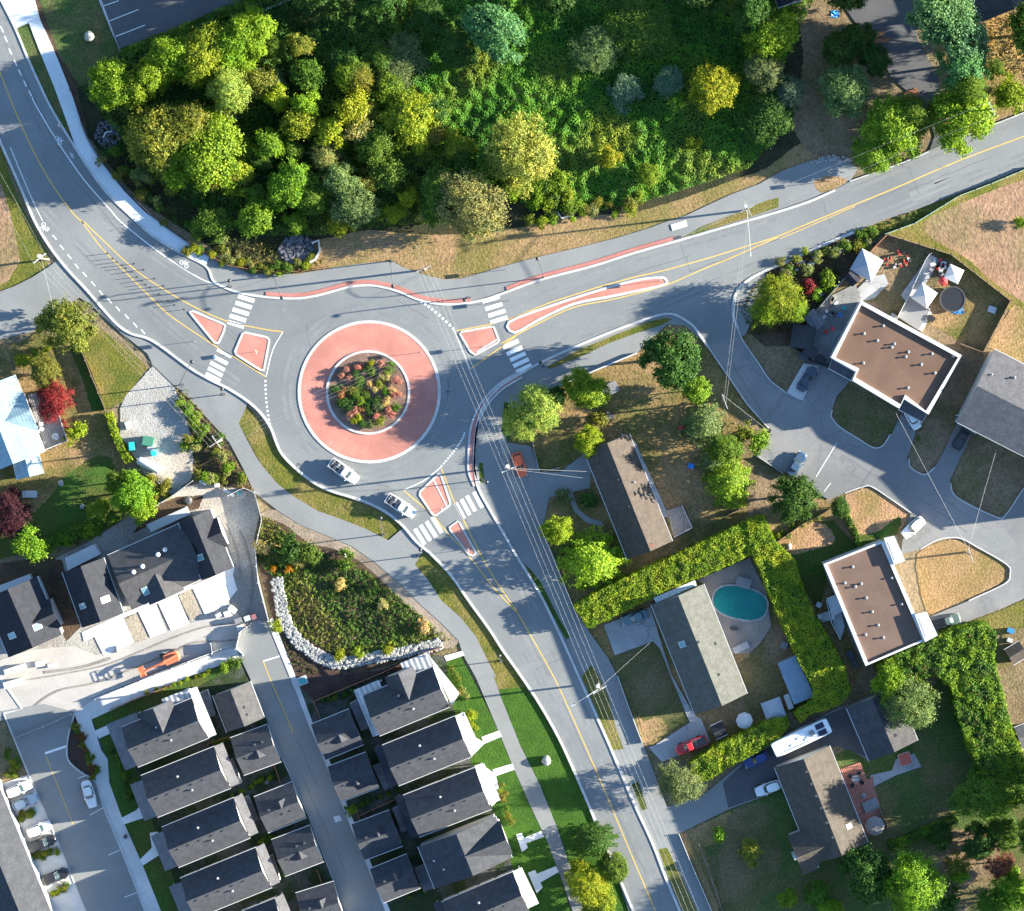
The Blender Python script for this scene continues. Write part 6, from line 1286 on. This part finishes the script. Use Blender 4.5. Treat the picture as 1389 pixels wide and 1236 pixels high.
# ================================================================ YARD THINGS
p=W(1004,818)
t=thing('swimming_pool','oval swimming pool with a teal cover beside the pale roofed house','pool',p)
def oval(cx,cy,a,b,rot,z,n=40): return [W(x,y,z) for x,y in [(cx+a*math.copysign(abs(math.cos(q))**.8,math.cos(q))*math.cos(rot)-b*math.copysign(abs(math.sin(q))**.8,math.sin(q))*math.sin(rot),cy+a*math.copysign(abs(math.cos(q))**.8,math.cos(q))*math.sin(rot)+b*math.copysign(abs(math.sin(q))**.8,math.sin(q))*math.cos(rot)) for q in [2*math.pi*i/n for i in range(n)]]]
m=MB(); m.loop([oval(1004,818,39,23.5,.22,.38)[::-1],oval(1004,818,39,23.5,.22,.58)[::-1]]); m.build('coping',gm('pool_coping',(.3,.3,.3),(.36,.36,.35),.4),t)
m=MB(); m.face(oval(1004,818,36.5,21,.22,.6)[::-1]); m.build('pool_cover',gm('pool_teal',(.008,.16,.15),(.012,.2,.185),.25,None,.1,2,.12,.1,.35),t)
m=MB(); m.strip([(968,806),(966,815)],1,.5,1.1); m.build('ladder',metal,t)
def pyramid(x,y,wd,ang,h,mat,name,label,cat,eave=2.1,k2=1):
    p,rz=plan(x,y,ang); t=thing(name,label,cat,p,rz); a,b=wd/2,wd/2*k2; m=MB(); m.loop([[(-a,-b,eave-.25),(a,-b,eave-.25),(a,b,eave-.25),(-a,b,eave-.25)],[(-a,-b,eave),(a,-b,eave),(a,b,eave),(-a,b,eave)],[(-.05,-.05,h),(.05,-.05,h),(.05,.05,h),(-.05,.05,h)]]); m.build('canopy',mat,t,True)
    for sx in (-1,1):
        for sy in (-1,1): m=MB(); m.box((sx*a*.95,sy*b*.95,eave/2),(.09,.09,eave)); m.build('leg',metal,t,True)
canv=pm('white_canvas',(.5,.5,.49),.8); canvg=pm('grey_canvas',(.3,.33,.37),.8); canvb=pm('black_canvas',(.03,.035,.04),.8)
pyramid(1174,360,4.2,30,3.3,canvg,'tent','grey peaked tent at the fence corner of the tent yard','tent'); pyramid(1252,401,3.2,35,3.1,canv,'tent','white peaked tent beside the back steps of the tent house','tent'); pyramid(1292,372,2.6,25,2.5,canv,'tent','small white canopy next to the trampoline yard fence','tent',2.2); pyramid(1088,457,4.0,10,3.2,canvb,'gazebo','black peaked gazebo by the yellow-olive trees','gazebo'); pyramid(1048,961,3.4,-20,3.0,canvg,'gazebo','small grey peaked gazebo between hedge and metal shed','gazebo'); pyramid(1098,476,1.9,40,2.3,canvb,'gazebo','small black canopy just below the black gazebo','gazebo',1.9)
def shed(label,cs,he,hr,rm_,wm_): Gable('shed',label,'shed',cs,he,hr,rm_,wm_,gut=False,inset=.12)
shed('dark shed between the black gazebo and the patio pavers',[(1104,419),(1122,438),(1105,450),(1089,430)],2,2.4,R_strip,mgrey); shed('small dark and pale gabled shed by the grey tent',[(1158,366),(1169,378),(1156,389),(1143,375)],2,2.5,R_dark,mgrey)
def disc_thing(x,y,r,h,name,label,cat,top,rim,legs=4):
    p=W(x,y); t=thing(name,label,cat,p); m=MB(); m.cyl((0,0),r,h-.05,h,28); m.build('mat' if name=='trampoline' else 'table_top',top,t,True)
    if rim: m=MB(); n=28; m.loop([[((r+q)*math.cos(2*math.pi*i/n),(r+q)*math.sin(2*math.pi*i/n),h+zq) for i in range(n)] for q,zq in ((-.02,.0),(.0,.06),(.22,.06),(.22,-.1))],False,False); m.build('rim_pad',rim,t,True)
    for k in range(legs): a=2*math.pi*k/legs; m=MB(); m.tube([(r*.9*math.cos(a),r*.9*math.sin(a),h-.05),(r*.95*math.cos(a),r*.95*math.sin(a),.05)],.04,5); m.build('leg',metal,t,True)
disc_thing(1291,406,2.0,.9,'trampoline','large round black trampoline in the back yard',"trampoline",pm('tramp_mat',(.03,.033,.04),.95,0,.1,3,.05),dgrey,6)
def parasol(x,y,r,h,mat,label,open_=True):
    p=W(x,y); t=thing('parasol',label,'parasol',p); m=MB(); n=8; m.loop([[(r*math.cos(2*math.pi*i/n),r*math.sin(2*math.pi*i/n),h-.5) for i in range(n)],[(r*.5*math.cos(2*math.pi*i/n),r*.5*math.sin(2*math.pi*i/n),h-.12) for i in range(n)],[(.04*math.cos(2*math.pi*i/n),.04*math.sin(2*math.pi*i/n),h) for i in range(n)]],False); m.build('canopy',mat,t,True); m=MB(); m.cyl((0,0),.03,0,h,6); m.build('pole',metal,t,True); m=MB(); m.cyl((0,0),.28,0,.1,10); m.build('base',dgrey,t,True)
parasol(1008.6,975.6,1.45,2.6,canv,'white round parasol in the bare yard beside the lower hedge'); parasol(1185,1118,1.7,2.6,pm('taupe_canvas',(.22,.2,.19),.85),'grey parasol on the red terrace corner'); parasol(1170,1078,.55,1.9,mgrey,'small grey parasol in the middle of the red terrace'); parasol(1278,381,.9,2.4,red,'red parasol beside the small white canopy')
def chair(x,y,a,mat,label,group=None):
    p,rz=plan(x,y,a); p.z=.42; t=thing('garden_chair',label,'chair',p,rz,group); m=MB(); m.box((0,0,.42),(.62,.62,.07)); m.build('seat',mat,t,True); m=MB(); m.box((-.3,0,.72),(.07,.62,.6),0,-.15); m.build('backrest',mat,t,True)
    for sx in (-.25,.25):
        for sy in (-.25,.25): m=MB(); m.box((sx,sy,.2),(.06,.06,.4)); m.build('leg',mat,t,True)
chair(1139,427,30,blue,'blue chair on the patio pavers'); chair(1144,418,30,teal,'teal chair on the patio pavers'); chair(1120,450,20,red,'dark red chair near the dark shed'); chair(1129,446,20,pm('bright_red',(.75,.06,.08),.5),'bright red chair near the dark shed')
chair(52,586,40,wht,'white chair on the grey deck near the house wall'); chair(58,582,20,wht,'white chair near the middle of the grey deck'); chair(57,575,0,wht,'white chair uppermost on the grey deck')
p=W(76,592,.75); t=thing('table','round pale table at the outer corner of the grey deck','table',p); m=MB(); m.cyl((0,0),.6,.68,.73,16); m.build('table_top',lgrey,t,True); m=MB(); m.cyl((0,0),.05,0,.7,6); m.build('leg',lgrey,t,True)
# red terrace
t=thing('terrace','red timber terrace stepping along the stone coloured house','deck',W(1170,1085))
m=MB(); m.prism(WL([(1140,1043),(1167,1034),(1176,1058),(1184,1053),(1186,1070),(1194,1092),(1186,1097),(1196,1120),(1160,1108)],.45)[::-1],0,.5); m.build('deck_floor',deckr,t)
m=MB(); m.prism(WL([(1162,1107),(1192,1095),(1204,1123),(1176,1136)],.75)[::-1],0,.8); m.build('upper_floor',deckr,t); m=MB(); m.strip([(1192,1095),(1204,1123),(1176,1136)],1,.8,1.7); m.build('railing',wood,t)
m=MB(); m.box(W(1181,1092,.6),(2.6,1.8,.5),.4); m.build('bench_box',deckm,t)
t=thing('dining_table','round grey table with dark chairs on the red terrace','table',W(1160,1056,.5)); m=MB(); m.cyl((0,0),.7,.7,.75,18); m.build('table_top',mgrey,t,True); m=MB(); m.cyl((0,0),.06,0,.7,6); m.build('leg',dgrey,t,True)
for k in range(4):
    a=k*math.pi/2+.5; chair(1160+9*math.cos(a),1056+9*math.sin(a),math.degrees(a)+180,blk,'black chair around the round table on the red terrace','black chairs on the red terrace')
t=thing('hot_tub','square red covered hot tub on grey pavers','hot tub',W(1227,1029),.3); m=MB(); m.loop([rrect(-1.05,1.05,2.1,.1,7,1,1),rrect(-1.1,1.1,2.2,.8,7,1,1)]); m.build('tub_shell',lgrey,t,True); m=MB(); m.loop([rrect(-1.0,1.0,2.0,.8,7,1,1),rrect(-1.0,1.0,2.0,.92,7,1,1)]); m.build('cover',pm('tub_cover',(.38,.09,.06),.6),t,True)
t=thing('deck','small timber deck with white rail at the corner of the beige roofed house','deck',W(923,708)); m=MB(); m.prism(WL([(904,693),(925,686),(939,716),(914,729)],.6)[::-1],0,.6); m.build('deck_floor',boards('taupe_deck',(.22,.19,.17),(.32,.28,.25),.35,.35,.4,.8),t); m=MB(); m.strip([(925,686),(939,716),(914,729)],1,.6,1.5); m.build('railing',wht,t)
t=thing('deck','white timber back steps and deck of the tent house','deck',W(1250,440)); m=MB(); m.prism(WL([(1218,430),(1233,401),(1262,420),(1246,448)],1.0)[::-1],0,1.0); m.build('deck_floor',mgrey,t); m=MB(); m.prism(WL([(1243,445),(1256,419),(1264,424),(1251,450)],.6)[::-1],0,.6); m.build('stairs',deckw,t); m=MB(); m.strip([(1218,430),(1233,401),(1262,420)],1,1.0,1.9); m.build('railing',wht,t)
t=thing('deck','white balustered back deck of the lower brown roofed house','deck',W(1130,835)); m=MB(); m.prism(WL([(1121,815),(1136,808),(1146,850),(1140,868),(1132,850)],1.0)[::-1],0,1.0); m.build('deck_floor',lgrey,t); m=MB(); m.strip([(1140,868),(1128,845),(1121,815),(1130,810)],1.2,1.0,1.9); m.build('railing',wht,t)
for i,(x,y,a,d,mt,n,lab,cat) in enumerate([(1110,820,20,(.9,.9,.7),lgrey,'planter_box','pale tub beside the balustered deck','tub'),(1111,836,20,(.8,.8,.6),wht,'planter_box','white tub below the pale one beside the balustered deck','tub'),(1153,888,60,(1.6,1.2,.4),dgrey,'cold_frame','dark garden frame behind the lower brown roofed house, upper of two','garden frame'),(1159,900,60,(1.6,1.2,.4),dgrey,'cold_frame','dark garden frame behind the lower brown roofed house, lower of two','garden frame'),(1069,951,70,(2.6,1.0,.8),wht,'boat','white small boat shape beside the blue grey metal shed','boat'),(1346,928,75,(3.0,.9,.8),wht,'boat','white upturned boat beyond the tall dark hedge','boat'),(1063,875,20,(1.2,1.2,.5),mgrey,'storage_box','grey box in the bare yard near the tall hedge','box'),(1005,878,-25,(2.8,1.2,.4),conc_grey,'stone_bench','pale slab bench at the lower end of the pool patio','bench'),(995,852,10,(1.2,.6,.4),dgrey,'lounger','dark lounger below the pool','lounger'),(1008,790,15,(2.6,1.8,.5),mgrey,'storage_box','grey covered box above the pool','box'),(826,528,65,(2.0,3.2,1.0),mgrey,'trailer','grey covered trailer beside the bright green yard tree','trailer'),(826,565,30,(1.5,1.3,.6),dgrey,'ride_mower','dark ride mower on the yard grass','mower'),(924,580,0,(.9,.8,.6),red,'storage_box','dark red box in the middle of the dry yard','box'),(937,632,10,(1.0,.9,.7),blue,'storage_box','blue grey barrel box near the conifers','box'),(1310,1190,-50,(3.6,2.4,.35),wood,'raised_bed','green raised bed in the lower corner yard','garden bed'),(1345,420,20,(1.4,1.1,.3),lgrey,'tarp','pale crumpled tarp in the trampoline yard','tarp'),(1370,855,20,(1.2,.8,.5),blue,'storage_box','blue box in the narrow yard at the picture edge','box'),(1369,868,20,(1.0,.7,.5),lgrey,'storage_box','pale box in the narrow yard at the picture edge','box'),(41,670,0,(2.6,1.2,.4),lgrey,'stone_bench','grey bench slab on the striped lawn','bench'),(1090,483,40,(1.6,1.4,1.0),dgrey,'storage_box','dark bin in the corner under the black gazebo','box'),(1113,487,40,(1.6,1.2,1.1),blk,'storage_box','black bin beside the dark fence','box'),(1262,432,30,(1.2,1.0,.8),blk,'grill','black grill beside the white back steps','grill'),(1212,430,30,(1.4,1.0,.6),mgrey,'sofa','grey outdoor sofa by the back wall of the tent house','sofa')]):
    crate(x,y,a,d,mt,n,lab,cat,mt)
for x,y,d,mt,nm,lab,cat in ((1299,422,(2.0,1.0),blue,'tarp','blue crumpled tarp beside the trampoline','tarp'),(1133,19,(1.4,1.2),pm('bright_blue',(.05,.3,.75),.5),'tarp','bright blue tarp in the upper brown yard','tarp')):
    rr=random.Random(int(x)); m=MB(); g=[[W(x+(i/5-.5)*d[0]/S,y+(j/5-.5)*d[1]/S,.15+.35*rr.random()) for i in range(6)] for j in range(6)]
    for j in range(5):
        for i in range(5): m.face([g[j][i],g[j+1][i],g[j+1][i+1],g[j][i+1]])
    tag(m.build(nm,mt),lab,cat)
def mat_(x,y,w_,h_,a,mt,label,name,cat):
    p,rz=plan(x,y,a); p.z=.46; m=MB(); m.box((0,0,0),(w_,h_,.05)); o=m.build(name,mt); o.location=p; o.rotation_euler=(0,0,rz); tag(o,label,cat)
mat_(921,306,2.7,1.1,-17,wht,'white rectangular panel lying across the shared path','ground_panel','panel'); mat_(1190,47,2.2,1.0,-8,woodr,'orange tan board on the dark drive, upper of two','board','board'); mat_(1196,55,2.6,.7,-5,woodr,'orange tan board on the dark drive, lower of two','board','board'); mat_(1236,128,2.4,1.4,-25,woodr,'tan board at the drive edge above the road tree','board','board')
mat_(919,324,1.4,.8,-14,dgrey,'dark grate at the end of the pink verge strip','grate','grate')
# flower pots & tubs of the tent yard
rr=random.Random(77)
for i in range(30):
    a=rr.uniform(0,6.28); x,y=1216+18*math.cos(a)*rr.uniform(.5,1.0),352+12*math.sin(a)*rr.uniform(.5,1.0); p=W(x,y); r_=rr.uniform(.14,.26); m=MB(); m.cyl((0,0),r_*.7,0,.35,8,r_); o=m.build('flower_pot',[red,woodr,blk,lgrey,red][i%5]); o.location=(p.x,p.y,.3); tag(o,'small flower pot in the curved pot garden of the tent yard','flower pot','flower pots of the tent yard')
for i in range(14):
    x,y=rr.uniform(1262,1282),rr.uniform(350,372); p=W(x,y); m=MB(); m.box((0,0,.25),(rr.uniform(.4,.9),rr.uniform(.3,.7),.5),rr.uniform(0,3)); o=m.build('storage_box',[lgrey,dgrey,red,wht,mgrey][i%5]); o.location=(p.x,p.y,.3); tag(o,'small box in the cluttered corner under the mesh fence','box','clutter boxes of the tent yard')
for i in range(12):
    x,y=rr.uniform(1112,1135),rr.uniform(398,432); p=W(x,y); m=MB(); m.box((0,0,.25),(rr.uniform(.4,1.0),rr.uniform(.3,.7),.5),rr.uniform(0,3)); o=m.build('storage_box',[lgrey,dgrey,wood,wht,mgrey][i%5]); o.location=(p.x,p.y,.3); tag(o,'small box on the patio pavers between shed and tent','box','clutter boxes on the patio')
for x,y,l in ((165,1133,'black litter bin on the pavement beside the townhouse street'),):
    p=W(x+6,y+1); t=thing('litter_bin',l,'bin',p); m=MB(); m.cyl((0,0),.32,.2,1.0,12); m.build('bin',blk,t,True); m=MB(); m.cyl((0,0),.36,1.0,1.08,12,.2); m.build('lid',dgrey,t,True)
# ================================================================ LIGHT AND CAMERA
EL,AZ=math.radians(14.0),math.radians(83)   # azimuth clockwise from +Y
d=Vector((math.cos(EL)*math.sin(AZ),math.cos(EL)*math.cos(AZ),math.sin(EL)))
sun=bpy.data.lights.new('sun','SUN'); sun.energy=5.0; sun.angle=math.radians(.5); sun.color=(1,.92,.76)
so=bpy.data.objects.new('sun',sun); COL.objects.link(so); so.rotation_euler=d.to_track_quat('Z','Y').to_euler(); so.location=d*100
w=bpy.data.worlds.new('World'); sc.world=w; w.use_nodes=True; nt=w.node_tree; bg=nt.nodes['Background']
sk=nt.nodes.new('ShaderNodeTexSky'); sk.sky_type='NISHITA'; sk.sun_disc=False; sk.sun_elevation=EL; sk.sun_rotation=AZ; sk.altitude=100; sk.air_density=1.0; sk.dust_density=.3; sk.ozone_density=3.2
nt.links.new(sk.outputs[0],bg.inputs[0]); bg.inputs[1].default_value=.085
cam=bpy.data.cameras.new('camera'); co=bpy.data.objects.new('camera',cam); COL.objects.link(co); sc.camera=co
co.location=(N0.x,N0.y,D); co.rotation_euler=(0,0,0); WID=1389*S
cam.sensor_fit='HORIZONTAL'; cam.sensor_width=36; cam.lens=36*D/WID; cam.shift_x=-N0.x/WID; cam.shift_y=-N0.y/WID
cam.clip_start=1; cam.clip_end=2000
sc.view_settings.view_transform='Standard'; sc.view_settings.look='None'; sc.view_settings.gamma=1; sc.view_settings.use_curve_mapping=False
sc.view_settings.exposure=2.4
sc.cycles.max_bounces=6; sc.cycles.diffuse_bounces=3; sc.cycles.transmission_bounces=3; sc.cycles.transparent_max_bounces=4
